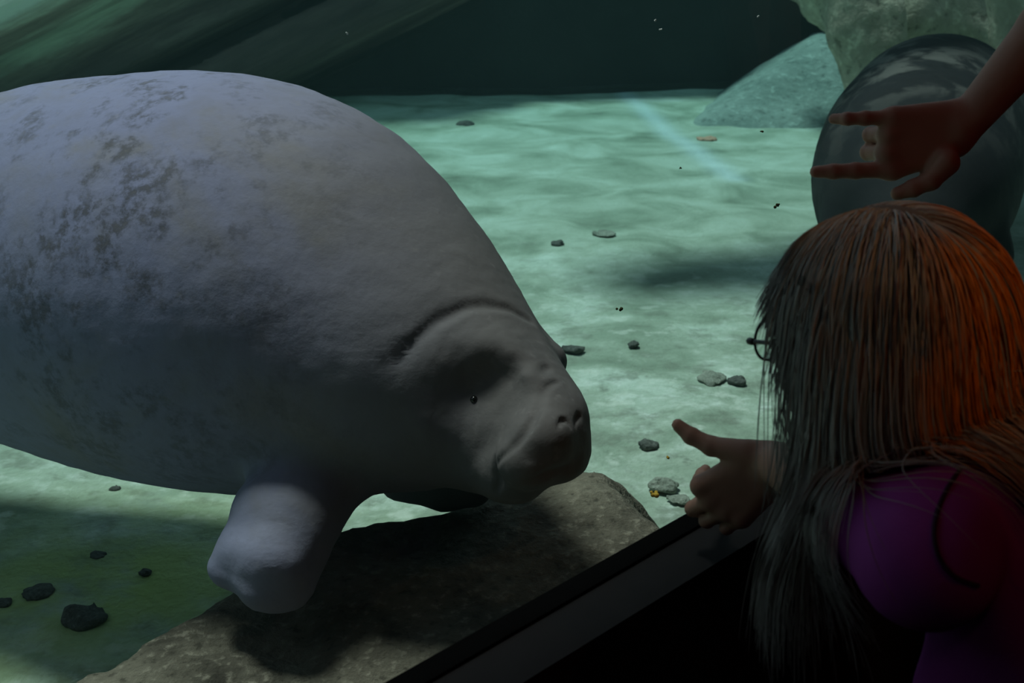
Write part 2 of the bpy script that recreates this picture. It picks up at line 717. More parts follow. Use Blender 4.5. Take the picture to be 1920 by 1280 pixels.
def slab_fn(p):
    q = p - (eA + eB) / 2
    u, w, h = q @ eT, q @ eN, q @ eF
    f = np.stack([u * 0.3, w * 1.8, h * 1.8], 1)
    d = box(p, (eA + eB) / 2 + eN * 3.14 - eF * 0.45 - eT * 2.3, slab_axes, (3.2, 3.0, 0.45), 0.12)
    d = d + 0.10 * fbm(f, 4, 31) + 0.03 * np.sin(w * 9 + 2.0 * fbm(f * 0.7, 2, 8))
    d = smin(d, box(p, W(40, 10, 8.55), slab_axes, (3.0, 0.20, 0.35), 0.1) + 0.08 * fbm(f * 1.5, 3, 12), 0.1)
    # step along the lit right-hand edge
    d = smax(d, -box(p, (eA + eB) / 2 + eN * 0.52 + eF * 0.0, slab_axes, (4, 0.08, 0.40), 0.02), 0.04)
    return smax(smax(d, -0.12 - p[:, 2], 0.02), p[:, 2] - 1.7, 0.1)


slab_mat = Mat('slab_rock', 0.9, 0.15)
_rot = Matrix((tuple(eT), tuple(eN), tuple(eF))).to_euler()
v = slab_mat.coords((1, 1, 1))
_mp = slab_mat.node('ShaderNodeMapping', Vector=v)
_mp.inputs['Rotation'].default_value = _rot
_mp.inputs['Scale'].default_value = (1, 1, 1)
_mp2 = slab_mat.node('ShaderNodeMapping', Vector=_mp.outputs[0])
_mp2.inputs['Scale'].default_value = (0.35, 2.6, 2.6)
st = slab_mat.noise(_mp2.outputs[0], 1.6, 7, 0.65)
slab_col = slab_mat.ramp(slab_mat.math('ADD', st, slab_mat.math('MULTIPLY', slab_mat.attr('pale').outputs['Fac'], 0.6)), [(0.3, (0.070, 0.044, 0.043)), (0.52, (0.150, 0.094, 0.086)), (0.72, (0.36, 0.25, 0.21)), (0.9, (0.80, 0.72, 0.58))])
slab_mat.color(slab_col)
slab_mat.bump(slab_mat.noise(_mp2.outputs[0], 5, 6), 0.6, 0.06)
lo = np.minimum(eA, eB) + [-4.6, -1.2, -1.6]
hi = np.maximum(eA, eB) + [0.9, 2.6, 3.0]
lo[2] = -0.15
hi[2] = 1.9
V, Q = grid_surface(slab_fn, lo, hi, 0.06, project=1)
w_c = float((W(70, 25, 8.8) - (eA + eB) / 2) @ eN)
pale = np.exp(-(((V - (eA + eB) / 2) @ eN - w_c) / 0.24) ** 2)  # pale band paints the sunlit upper-left corner into the rock colour
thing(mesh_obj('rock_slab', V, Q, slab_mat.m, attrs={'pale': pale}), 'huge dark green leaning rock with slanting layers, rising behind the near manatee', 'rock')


# pale wedge added for the sunlit part of the far wall, slanted like the shadow edge
def plane_cut(p, pts, inside, k, d=None):
    a, b, c = [np.asarray(x) for x in pts]
    n = np.cross(b - a, c - a)
    n /= np.linalg.norm(n)
    if (inside - a) @ n > 0:
        n = -n
    return (p - a) @ n


pb = [W(1378, 176, 9.0), W(1545, 58, 9.35), W(1600, 105, 9.3), W(1592, 190, 9.0), W(1420, 128, 9.2)]
pb_in = W(1510, 150, 9.45)


def lit_wall_fn(p):
    d = plane_cut(p, (pb[0], pb[1], pb[1] + np.array([0.25, 1.0, 0.0])), pb_in, 0)
    d = smax(d, plane_cut(p, (W(1550, 60, 9.35), W(1606, 120, 9.3), W(1580, 90, 9.8)), pb_in, 0), 0.1)
    d = smax(d, plane_cut(p, (W(1390, 182, 8.85), W(1595, 186, 8.85), W(1540, 60, 9.4)), pb_in, 0), 0.08)
    d = smax(d, plane_cut(p, (W(1602, 120, 9.3), W(1598, 190, 9.0), W(1606, 150, 9.9)), pb_in, 0), 0.08)
    wd = (BW1 - BW0) / np.linalg.norm(BW1 - BW0)
    d = smax(d, (p[:, :2] - BW0) @ np.array([-wd[1], wd[0]]) + 0.06, 0.03)
    d = smax(d, -0.1 - p[:, 2], 0.02)
    return d + 0.05 * fbm(p * 2.2, 4, 77)


sunlit_wall_mat = rock_mat('sunlit_wall_rock', (0.17, 0.22, 0.20), (0.30, 0.36, 0.33), scale=2.2)

# knobbly rock overhang with a hanging stump, upper right
root_rng = np.random.default_rng(5)
lumps = [((1560, -30, 8.3), (1590, 40, 8.3), 60, 42), ((1600, -60, 8.1), (1628, 70, 8.1), 70, 55), ((1628, 60, 8.1), (1640, 235, 8.1), 52, 40),
         ((1700, -80, 8.6), (1705, 40, 8.5), 90, 60), ((1780, -80, 8.7), (1790, 40, 8.6), 90, 62), ((1850, -60, 8.6), (1880, 95, 8.5), 80, 55),
         ((1930, -60, 7.6), (1960, 160, 7.5), 90, 70), ((1500, -60, 8.5), (1525, -2, 8.5), 50, 34), ((2020, -60, 7.5), (2060, 420, 7.3), 120, 110),
         ((1900, 60, 9.4), (1940, 260, 9.4), 80, 90), ((1690, 40, 9.6), (1760, 160, 9.6), 120, 140)]


def overhang_fn(p):
    d = None
    for a, b, ra, rb in lumps:
        e = capsule(p, W(*a), W(*b), rp(ra, a[2]), rp(rb, b[2]))
        d = e if d is None else smin(d, e, 0.16)
    arm = chain(p, [(2.75, 7.7, 1.3), (2.0, 6.7, 1.95), (0.75, 6.0, 2.0), (0.05, 5.85, 2.0)], (0.34, 0.34, 0.34, 0.24))  # arm added above the view, there to cast a shadow on the sand
    d = smin(d, arm, 0.2)
    w = p * np.array([3.2, 3.2, 0.9])
    d = d + 0.09 * fbm(w, 4, 41) + 0.025 * fbm(p * 9, 3, 2)
    return smax(smax(d, p[:, 2] - 2.25, 0.05), -0.12 - p[:, 2], 0.02)


over_mat = rock_mat('overhang_rock', (0.17, 0.125, 0.095), (0.56, 0.47, 0.37), scale=1.6)
lo, hi = np.array([-0.4, 5.3, -0.15]), np.array([4.6, 10.3, 2.6])
V, Q = grid_surface(overhang_fn, lo, hi, 0.05, project=1)
thing(mesh_obj('rock_overhang', V, Q, over_mat.m), 'knobbly grey-green rock pillar with hanging stumps, above and behind the far manatee, with an added unseen arm shading the sand', 'rock')


lo, hi = np.array([1.0, 8.0, -0.15]), np.array([3.2, 10.8, 1.6])
V, Q = grid_surface(lambda p: smax(lit_wall_fn(p), 0.03 - overhang_fn(p), 0.03), lo, hi, 0.05, project=1)
thing(mesh_obj('lit_wall_wedge', V, Q, sunlit_wall_mat.m), 'pale green slanting wedge added for the sunlit part of the far wall, left of the far manatee', 'rock')


# ================================================================== MANATEES
def skin_mat(name, grey, lilac, dark, patch=None):
    M = Mat(name, 0.78, 0.12)
    v = M.coords()
    big = M.noise(v, 2.6, 5, 0.6, 0.4)
    mid = M.noise(v, 9, 6, 0.65)
    fine = M.noise(v, 42, 5, 0.65)
    bl = M.math('MULTIPLY', M.attr('rear').outputs['Fac'], M.step(big, 0.22, 0.52))
    c = M.mix(bl, grey, lilac)
    c = M.mix(M.attr('face').outputs['Fac'], c, tuple(x * 0.52 for x in grey))  # darker towards the head: shade put into the hide colour
    spots = M.math('MULTIPLY', M.math('MULTIPLY', M.step(mid, 0.44, 0.62), M.step(fine, 0.38, 0.62)), M.attr('mottle').outputs['Fac'])
    c = M.mix(spots, c, dark)
    c = M.mix(M.math('MULTIPLY', M.step(fine, 0.56, 0.75), 0.22), c, tuple(min(1, x * 1.35) for x in grey))
    c = M.mix(M.math('MULTIPLY', M.step(mid, 0.5, 0.3), 0.25), c, tuple(x * 0.7 for x in grey))
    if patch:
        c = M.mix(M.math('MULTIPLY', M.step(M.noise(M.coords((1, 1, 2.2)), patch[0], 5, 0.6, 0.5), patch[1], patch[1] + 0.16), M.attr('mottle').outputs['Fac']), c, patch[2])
    M.color(c)
    M.bump(M.math('ADD', M.noise(v, 60, 5, 0.6), M.math('MULTIPLY', M.noise(v, 16, 5, 0.6), 1.5)), 0.12, 0.010)
    return M.m


MK = 0.95
Wm = lambda x, y, d: W(x, y, d * MK)
rpm = lambda r, d: rp(r, d * MK)

body_c = [(-1120, 470, 110, 4.05), (-880, 470, 115, 3.90), (-640, 475, 145, 3.75), (-350, 488, 220, 3.58), (0, 503, 308, 3.38), (150, 508, 350, 3.30), (290, 520, 377, 3.22), (420, 532, 390, 3.13),
          (530, 556, 371, 3.06), (640, 608, 318, 2.98), (725, 652, 271, 2.91), (800, 690, 226, 2.85), (875, 725, 176, 2.78), (940, 757, 136, 2.72), (985, 785, 112, 2.68), (1003, 797, 98, 2.655)]
bc = catmull([list(Wm(x, y, d)) + [rpm(r, d)] for x, y, r, d in body_c], 46)
BS = axes_from(Wm(530, 556, 3.06) - Wm(0, 503, 3.38))


def flip(pts):
    return [Wm(*q[:3]) for q in pts], [q[3] for q in pts]


near_flipper = [flip([(565, 900, 2.84, 0.075), (500, 960, 2.76, 0.058), (452, 1030, 2.73, 0.040), (425, 1062, 2.73, 0.034)]),
                flip([(580, 905, 2.84, 0.075), (548, 980, 2.73, 0.064), (512, 1050, 2.68, 0.056), (492, 1098, 2.68, 0.044)]),
                flip([(595, 900, 2.84, 0.070), (580, 970, 2.77, 0.042), (560, 1040, 2.72, 0.036), (550, 1100, 2.70, 0.032)])]
far_flipper = [flip([(770, 876, 3.22, 0.08), (835, 909, 3.18, 0.055), (885, 914, 3.15, 0.042)])]
tail_a, tail_b = bc[0, :3], Wm(-1850, 480, 4.4)


def man_base(p):
    d = None
    for i in range(len(bc) - 1):
        e = capsule(p, bc[i, :3], bc[i + 1, :3], bc[i, 3], bc[i + 1, 3])
        d = e if d is None else np.minimum(d, e)
    # paddle tail
    tax = axes_from(tail_b - tail_a)
    d = smin(d, ellipsoid(p, tail_a * 0.4 + tail_b * 0.6, tax, (0.50, 0.36, 0.05)), 0.22)
    # muzzle: broad blunt upper lip, drooping jowl, chin
    d = smin(d, capsule(p, Wm(1022, 795, 2.63), Wm(1034, 838, 2.63), rpm(72, 2.63), rpm(70, 2.63)), 0.03)
    d = smin(d, capsule(p, Wm(1010, 825, 2.55), Wm(990, 860, 2.55), rpm(62, 2.6), rpm(60, 2.6)), 0.05)
    d = smin(d, capsule(p, Wm(968, 885, 2.62), Wm(985, 880, 2.72), rpm(58, 2.65), rpm(52, 2.65)), 0.025)
    d = smin(d, ellipsoid(p, Wm(1050, 846, 2.66), np.eye(3), (rpm(54, 2.6), 0.10, rpm(36, 2.6))), 0.018)
    # jaw, cheek and brow swellings
    d = smin(d, capsule(p, Wm(905, 850, 2.76), Wm(935, 865, 2.68), rpm(72, 2.7), rpm(66, 2.7)), 0.05)
    d = smin(d, capsule(p, Wm(1010, 668, 2.86), Wm(1036, 676, 2.84), rpm(26, 2.8), rpm(22, 2.8)), 0.06)
    d = smin(d, capsule(p, Wm(930, 680, 2.62), Wm(975, 700, 2.58), rpm(24, 2.6), rpm(22, 2.6)), 0.08)
    return d


def man_arms(p, d):
    for st, k in ((near_flipper, 0.045), (far_flipper, 0.05)):
        fl = None
        for pts, rad in st:
            e = chain(p, pts, rad, 0.02)
            fl = e if fl is None else smin(fl, e, 0.075)
        d = smin(d, fl, k)
    return d


def on_skin(pix, off=0.0):
    out = []
    for px, py in pix:
        h = trace(man_base, px, py)
        if h is not None:
            out.append(h)
    return np.array(out)


def smooth_line(pts, n):
    return catmull(pts, n)


neck_fold = smooth_line(on_skin([(742, 682), (762, 655), (800, 618), (845, 588), (900, 571), (955, 578), (995, 600)]), 18)
lip_fold = smooth_line(on_skin([(930, 868), (945, 848), (968, 828), (988, 800), (1003, 768), (1018, 735), (1034, 718), (1046, 716)]), 16)
snout_fold = smooth_line(on_skin([(965, 742), (985, 716), (1008, 695), (1030, 688)]), 9)
mouth_fold = smooth_line(on_skin([(926, 862), (929, 885), (934, 905), (928, 922)]), 8)
chin_fold = smooth_line(on_skin([(1062, 876), (1040, 884), (1015, 895), (985, 906)]), 8)
nose1 = smooth_line(on_skin([(1047, 803), (1049, 793), (1057, 787), (1066, 790), (1071, 801)]), 8)
nose2 = smooth_line(on_skin([(1079, 797), (1081, 786), (1086, 779), (1090, 782)]), 6)
eye_at = on_skin([(888, 748)])[0]
socket = on_skin([(903, 735)])[0]
wr = [smooth_line(on_skin(w), 8) for w in ([(860, 740), (872, 722), (890, 712)],)]


def tube_d(p, line, r0, r1=None):
    r1 = r0 if r1 is None else r1
    rad = np.concatenate([np.linspace(r1, r0, len(line) // 2), np.linspace(r0, r1, len(line) - len(line) // 2)])
    return chain(p, line, rad)


def near_box(p, pts, m):
    lo, hi = pts.min(0) - m, pts.max(0) + m
    return ((p > lo) & (p < hi)).all(1)


def carve(p, d, line, r, k, r1=None):
    m = near_box(p, line, 0.12)
    if m.any():
        d[m] = smax(d[m], -tube_d(p[m], line, r, r1), k)
    return d


to_cam = lambda q: (CAM - q) / np.linalg.norm(CAM - q)
sock_c = socket + to_cam(socket) * 0.018
eye_c = eye_at - to_cam(eye_at) * 0.004


def man_fn(p):
    d = man_base(p)
    # soft hollow round the eye
    m = length(p - sock_c) < 0.35
    if m.any():
        d[m] = smax(d[m], -ellipsoid(p[m], sock_c, axes_from(Wm(940, 690, 2.6) - Wm(870, 745, 2.6)), (0.075, 0.055, 0.032)), 0.075)
    d = carve(p, d, neck_fold, 0.0065, 0.022, 0.0005)
    d = carve(p, d, lip_fold, 0.0115, 0.007, 0.003)
    d = carve(p, d, snout_fold, 0.002, 0.015, 0.0005)
    d = carve(p, d, mouth_fold, 0.009, 0.009, 0.003)
    d = carve(p, d, chin_fold, 0.008, 0.010, 0.002)
    d = carve(p, d, nose1, 0.0058, 0.004, 0.002)
    d = carve(p, d, nose2, 0.0055, 0.004, 0.002)
    for w in wr:
        d = carve(p, d, w, 0.0025, 0.012, 0.001)
    d = man_arms(p, d)
    m = np.abs(d) < 0.1
    if m.any():
        d[m] = d[m] + 0.004 * fbm(p[m] * 7, 3, 61) + 0.0015 * fbm(p[m] * 30, 2, 6)
    return d


hx = (Wm(700, 700, 2.7)[0], 0.17)
V, Q = surface(man_fn, axis_coords(-5.1, 0.22, 0.03, (-0.14, 0.16), 0.0055), axis_coords(2.02, 5.4, 0.03, (2.14, 2.5), 0.006), axis_coords(-0.02, 1.75, 0.022, (0.38, 0.84), 0.0055))
rear = np.clip((0.05 - V[:, 0]) / 0.7, 0, 1)
pc = Wm(270, 420, 2.95)
mott = np.clip(1.15 - length((V - pc) * [1.2, 0.8, 1.0]) / 0.66, 0.15, 1)
manatee_mat = skin_mat('manatee_hide', (0.235, 0.213, 0.213), (0.245, 0.25, 0.385), (0.085, 0.080, 0.090))
manatee = empty('manatee', (float(bc[20, 0]), float(bc[20, 1]), 0.2))
thing(manatee, 'large grey manatee close to the glass, its whiskered snout turned towards the pointing woman', 'manatee')
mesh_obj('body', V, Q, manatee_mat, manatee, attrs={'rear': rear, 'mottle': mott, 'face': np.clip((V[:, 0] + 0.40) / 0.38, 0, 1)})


def ball(c, r, nu=20, nvv=12):
    V, Fa = [], []
    for i in range(nvv + 1):
        th = math.pi * i / nvv
        for j in range(nu):
            ph = 2 * math.pi * j / nu
            V.append(np.asarray(c) + r * np.array([math.sin(th) * math.cos(ph), math.sin(th) * math.sin(ph), math.cos(th)]))
    for i in range(nvv):
        for j in range(nu):
            Fa.append([i * nu + j, (i + 1) * nu + j, (i + 1) * nu + (j + 1) % nu, i * nu + (j + 1) % nu])
    return V, Fa


eye_mat = Mat('eye_black', 0.12, 0.6).color((0.01, 0.009, 0.008))
eye_at = trace(man_fn, 889, 749)
mesh_obj('eye', *ball(eye_at - to_cam(eye_at) * 0.0035, 0.0075), eye_mat.m, manatee)
far_eye = Wm(1050, 700, 2.93)
mesh_obj('eye', *ball(Wm(1046, 690, 2.86), 0.0085), eye_mat.m, manatee)

# ---- the far manatee, seen end-on beside the rock pillar
FK = 0.87
Wf = lambda x, y, d: W(x, y, d * FK)
rpf = lambda r, d: rp(r, d * FK)
far_c = [(1712, 392, 130, 5.55), (1712, 375, 175, 5.8), (1718, 330, 192, 6.2), (1735, 275, 185, 6.7), (1760, 225, 160, 7.2), (1782, 200, 115, 7.5), (1800, 182, 75, 7.8)]
fcn = catmull([list(Wf(x, y, d)) + [rpf(r, d)] for x, y, r, d in far_c], 26)


def far_fn(p):
    d = None
    for i in range(len(fcn) - 1):
        e = capsule(p, fcn[i, :3], fcn[i + 1, :3], fcn[i, 3], fcn[i + 1, 3])
        d = e if d is None else np.minimum(d, e)
    d = smin(d, ellipsoid(p, Wf(1812, 172, 8.0), axes_from(Wf(1800, 182, 7.8) - Wf(1760, 225, 7.2)), (0.35, 0.30, 0.05)), 0.1)
    d = smin(d, capsule(p, Wf(1705, 455, 5.35), Wf(1702, 490, 5.25), 0.17, 0.13), 0.10)          # muzzle
    for sx in (-1, 1):
        d = smin(d, chain(p, [Wf(1712 + sx * 110, 425, 5.7), Wf(1712 + sx * 145, 475, 5.65), Wf(1712 + sx * 135, 510, 5.6)], [0.11, 0.085, 0.05]), 0.06)
    return d + 0.012 * fbm(p * 3, 3, 15)


lo, hi = fcn[:, :3].min(0) - 0.9, fcn[:, :3].max(0) + 0.8
V, Q = grid_surface(far_fn, lo, hi, 0.045, project=1)
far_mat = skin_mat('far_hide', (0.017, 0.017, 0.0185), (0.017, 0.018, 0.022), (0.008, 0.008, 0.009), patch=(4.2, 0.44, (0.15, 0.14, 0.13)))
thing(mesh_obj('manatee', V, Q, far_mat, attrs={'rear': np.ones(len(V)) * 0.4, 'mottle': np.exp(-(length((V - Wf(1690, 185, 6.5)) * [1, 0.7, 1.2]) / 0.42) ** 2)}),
      'dark far manatee with pale patches on its back, below the knobbly rock pillar', 'manatee')


# ================================================================== STONES AND FLECKS
def stone(px, py, w_px, flat, m, label, seed, name='stone', category='stone', z0=0.0, aspect=0.6):
    c = on_z(px, py, z0)
    D = (c - CAM) @ np.array([0, _cp, -_sp])
    r = rp(w_px / 2, D)
    hz = max(r * flat, 0.006)
    ax = axes_from((1, 0.25 * math.sin(seed), 0))
    cc = np.array([c[0], c[1], z0 + hz * 0.55])
    fn = lambda p: ellipsoid(p, cc, ax, (r, r * aspect * 1.6, hz)) + 0.34 * r * fbm(p / r * 1.3, 3, seed)
    V, Q = grid_surface(fn, cc - r * 1.9, cc + r * 1.9, max(r / 9, 0.002), project=1)
    return thing(mesh_obj(name, V, Q, m), label, category)


dark_stone = rock_mat('dark_stone', (0.06, 0.065, 0.06), (0.14, 0.145, 0.13), scale=14).m
grey_stone = rock_mat('grey_stone', (0.20, 0.22, 0.18), (0.36, 0.38, 0.32), scale=14).m
for k, a in enumerate([
    (1075, 656, 40, 0.25, dark_stone, 'flat dark stone just right of the brow of the near manatee'),
    (1216, 838, 36, 0.45, dark_stone, 'small dark bluish stone on the sand left of the upraised thumb'),
    (1243, 914, 56, 0.30, grey_stone, 'flat pale grey stone on the sand below the upraised thumb'),
    (1272, 938, 42, 0.25, grey_stone, 'thin grey stone lying just above the ledge of the glass, left of the curled fingers'),
    (1382, 717, 34, 0.40, dark_stone, 'small dark stone on the sand left of the hanging grey hair, above the hand'),
    (1335, 712, 60, 0.22, grey_stone, 'wide low grey stone on the sand above the upraised thumb'),
    (872, 238, 34, 0.40, dark_stone, 'small dark stone far off on the sand, right of the back of the near manatee'),
    (1046, 459, 24, 0.40, dark_stone, 'small dark pebble on the sand beside the shoulder of the near manatee'),
    (1135, 441, 40, 0.20, grey_stone, 'low grey pebble in the middle of the sand, right of the manatee shoulder'),
    (1188, 648, 22, 0.45, dark_stone, 'tiny dark pebble on the sand, second to the right of the manatee brow'),
    (155, 1166, 86, 0.35, dark_stone, 'largest dark stone on the green algae floor at lower left'),
    (72, 1113, 62, 0.22, dark_stone, 'thin dark stone behind the largest one on the green algae floor'),
    (6, 1132, 34, 0.40, dark_stone, 'dark stone cut by the left edge, on the green algae floor'),
    (272, 1076, 24, 0.45, dark_stone, 'small dark pebble left of the flipper on the green algae floor'),
    (184, 1043, 30, 0.35, dark_stone, 'small dark pebble at the far edge of the green algae floor'),
    (216, 919, 22, 0.45, dark_stone, 'small dark pebble on the pale sand under the belly of the near manatee'),
]):
    stone(*a, seed=40 + k)

leaf_mat = plain('dead_leaf', (0.50, 0.30, 0.22), 0.8, 0.2)
yellow_bit = plain('yellow_fleck', (0.36, 0.24, 0.03), 0.8, 0.2)
green_bit = plain('olive_fleck', (0.05, 0.055, 0.02), 0.8, 0.2)
white_bit = plain('white_fleck', (0.70, 0.72, 0.70), 0.8, 0.2)
stone(1327, 263, 36, 0.22, leaf_mat, 'curled pinkish-orange dead leaf lying on the far sand', 71, 'leaf', 'leaf', 0.0, 0.5)


def fleck(px, py, D, w_px, m, label, seed, group=None, name='food_fleck'):
    """scrap of food drifting in the water: a crumpled lobed flake"""
    c, r = W(px, py, D), rp(w_px / 2, D)
    q = np.random.default_rng(seed)
    offs = q.normal(size=(4, 3)) * r * np.array([0.55, 0.45, 0.30])
    fn = lambda p: smin(smin(length(p - c - offs[0]) - r * 0.5, length(p - c - offs[1]) - r * 0.42, r * 0.2), smin(length(p - c - offs[2]) - r * 0.38, length(p - c - offs[3]) - r * 0.3, r * 0.2), r * 0.2)
    V, Q = grid_surface(fn, c - r * 2.4, c + r * 2.4, r / 6, project=1)
    return thing(mesh_obj(name, V, Q, m), label, 'fleck', group)


for k, a in enumerate([
    (1221, 927, 2.35, 20, yellow_bit, 'bright yellow food fleck drifting above the rock end, left of the curled fingers'),
    (1253, 857, 2.3, 10, yellow_bit, 'small yellow-brown food fleck drifting left of the pointing hand'),
    (1461, 385, 2.6, 12, green_bit, 'brown-green food fleck drifting just above the forehead of the kneeling person'),
    (1161, 580, 2.6, 13, green_bit, 'dark green food fleck drifting right of the manatee neck'),
    (1428, 246, 2.7, 8, green_bit, 'tiny dark fleck drifting left of the reaching fingers'),
    (1276, 316, 2.7, 6, green_bit, 'tiny dark fleck drifting below the orange leaf'),
    (653, 63, 2.7, 7, white_bit, 'white fleck drifting in front of the leaning rock'),
    (1230, 38, 2.7, 7, white_bit, 'upper of two white flecks close together before the dark far wall'),
    (1239, 56, 2.7, 7, white_bit, 'lower of two white flecks close together before the dark far wall'),
    (1421, 31, 2.7, 6, white_bit, 'single white fleck before the dark far wall, left of the rock pillar'),
]):
    fleck(*a, seed=90 + k, group='flecks drifting in the water')


# ================================================================== PEOPLE
def unit(v):
    v = np.asarray(v, float)
    return v / np.linalg.norm(v)


def head_frame(f, roll=0.0):
    f = unit(f)
    l = unit(np.cross([0, 0, 1], f))
    u = np.cross(f, l)
    return np.array([f, l, u])


def head_sdf(p, c, A):
    """face, skull and ears; A rows are forward, left, up"""
    L = lambda a, l, u: c + a * A[0] + l * A[1] + u * A[2]
    d = ellipsoid(p, L(-0.012, 0, 0.03), A, (0.100, 0.078, 0.095))
    d = smin(d, capsule(p, L(0.040, 0, -0.01), L(0.058, 0, -0.082), 0.060, 0.034), 0.03)
    for s in (-1, 1):
        d = smin(d, capsule(p, L(0.0, s * 0.048, -0.055), L(0.062, s * 0.014, -0.098), 0.024, 0.018), 0.025)
        d = smin(d, capsule(p, L(0.085, s * 0.012, 0.022), L(0.066, s * 0.048, 0.020), 0.012, 0.012), 0.015)
        d = smin(d, ellipsoid(p, L(0.066, s * 0.042, -0.032), A, (0.022, 0.020, 0.018)), 0.02)
        d = smax(d, -(length(p - L(0.104, s * 0.032, 0.0)) - 0.017), 0.012)
        d = smin(d, length(p - L(0.079, s * 0.031, 0.0)) - 0.0125, 0.003)
        d = smin(d, smax(ellipsoid(p, L(-0.008, s * 0.080, -0.008), A, (0.020, 0.010, 0.033)), -(length(p - L(0.0, s * 0.096, -0.004)) - 0.014), 0.006), 0.008)
    d = smin(d, capsule(p, L(0.094, 0, 0.005), L(0.112, 0, -0.034), 0.008, 0.0125), 0.012)
    for s in (-1, 1):
        d = smin(d, length(p - L(0.098, s * 0.011, -0.037)) - 0.009, 0.006)
    d = smin(d, capsule(p, L(0.091, -0.018, -0.058), L(0.091, 0.018, -0.058), 0.0075, 0.0075), 0.008)
    d = smin(d, capsule(p, L(0.089, -0.015, -0.070), L(0.089, 0.015, -0.070), 0.008, 0.008), 0.008)
    d = smax(d, -capsule(p, L(0.101, -0.02, -0.064), L(0.101, 0.02, -0.064), 0.003, 0.003), 0.004)
    return d


def hand_parts(wrist, d, s, n, curls, thumb, scale=1.0):
    """palm as capsules and fingers as chains. d towards the fingers, s towards the thumb side, n out of the back of the hand"""
    d, s, n = unit(d), unit(s), unit(n)
    mcp = [(0.094, 0.030), (0.096, 0.009), (0.090, -0.012), (0.080, -0.031)]
    seg = [(0.044, 0.026, 0.021), (0.049, 0.030, 0.022), (0.045, 0.028, 0.022), (0.035, 0.021, 0.019)]
    rad = [(0.0105, 0.0095, 0.0088, 0.0072), (0.0108, 0.0098, 0.009, 0.0075), (0.0102, 0.0093, 0.0085, 0.007), (0.0092, 0.0082, 0.0075, 0.0064)]
    wrist = np.asarray(wrist)
    palm, fingers = [], []
    for i in range(4):
        m = wrist + scale * (mcp[i][0] * d + mcp[i][1] * s)
        palm.append((wrist + scale * (0.012 * d + mcp[i][1] * 0.62 * s), m, 0.0165 * scale, 0.0130 * scale))
        pts, ang = [m], 0.0
        for j in range(3):
            ang += math.radians(curls[i][j])
            spread = curls[i][3] if len(curls[i]) > 3 else 0.0
            dirv = unit(math.cos(ang) * unit(d + spread * s) - math.sin(ang) * n)
            pts.append(pts[-1] + scale * seg[i][j] * dirv)
        fingers.append((pts, [r * scale for r in rad[i]]))
    fingers.append((thumb, [0.0160 * scale, 0.0118 * scale, 0.0102 * scale, 0.0080 * scale]))
    return palm, fingers


def hand_sdf(p, H):
    palm, fingers = H
    d = None
    for a, b, ra, rb in palm:
        e = capsule(p, a, b, ra, rb)
        d = e if d is None else smin(d, e, 0.012)
    f = None
    for pts, rad in fingers:
        e = chain(p, pts, rad, 0.004)
        # a little swelling at each joint
        for q, r in zip(pts[1:-1], rad[1:-1]):
            e = smin(e, length(p - q) - r * 0.97, 0.004)
        f = e if f is None else smin(f, e, 0.0025)
    return smin(d, f, 0.010)


def limb(p, pts, rad, k=0.03):
    """tapering limb with muscle swelling; pts joints, rad (top, belly, bottom) of each bone"""
    d = None
    for i in range(len(pts) - 1):
        a, b = np.asarray(pts[i]), np.asarray(pts[i + 1])
        m = a + (b - a) * 0.38
        e = smin(capsule(p, a, m, rad[i][0], rad[i][1]), capsule(p, m, b, rad[i][1], rad[i][2]), 0.01)
        d = e if d is None else smin(d, e, k)
    return d


def torso_sdf(p, J):
    ch, pe = np.asarray(J['chest']), np.asarray(J['pelvis'])
    sl, sr = np.asarray(J['shoulder_l']), np.asarray(J['shoulder_r'])
    up = unit(ch - pe)
    lat = unit(sl - sr)
    lat = unit(lat - up * (lat @ up))
    fw = np.cross(lat, up)
    A = np.array([lat, fw, up])
    w = J.get('build', 1.0)
    d = ellipsoid(p, ch, A, (0.155 * w, 0.105 * w, 0.17))
    d = smin(d, ellipsoid(p, ch * 0.45 + pe * 0.55, A, (0.130 * w, 0.095 * w, 0.15)), 0.06)
    d = smin(d, ellipsoid(p, pe, A, (0.165 * w, 0.115 * w, 0.115)), 0.06)
    nb = np.asarray(J['neck'])
    for s in (sl, sr):
        d = smin(d, capsule(p, nb - up * 0.03, s, 0.050 * w, 0.050 * w), 0.045)
    if J.get('bust'):
        for s in (-1, 1):
            d = smin(d, length(p - (ch + lat * s * 0.075 + fw * 0.085 - up * 0.04)) - 0.062, 0.04)
    return d


def arm_sdf(p, J, side):
    return limb(p, [J['shoulder_' + side], J['elbow_' + side], J['wrist_' + side]], [(0.050, 0.045, 0.036), (0.037, 0.037, 0.0255)], 0.02)


def leg_sdf(p, J, side):
    d = limb(p, [J['hip_' + side], J['knee_' + side], J['ankle_' + side]], [(0.085, 0.080, 0.056), (0.054, 0.056, 0.036)], 0.03)
    return smin(d, capsule(p, J['ankle_' + side], J['toe_' + side], 0.036, 0.026), 0.02)


def body_sdf(J):
    def fn(p):
        d = torso_sdf(p, J)
        d = smin(d, capsule(p, J['neck'] - np.array([0, 0, 0.02]), J['head'] - 0.02 * J['A'][0] - 0.05 * J['A'][2], 0.054, 0.050), 0.03)
        d = smin(d, head_sdf(p, J['head'], J['A']), 0.02)
        for s in 'lr':
            d = smin(d, smin(arm_sdf(p, J, s), hand_sdf(p, J['hand_' + s]), 0.015), 0.025)
            d = smin(d, leg_sdf(p, J, s), 0.035)
        return d
    return fn


def capsules_of(J):
    pass


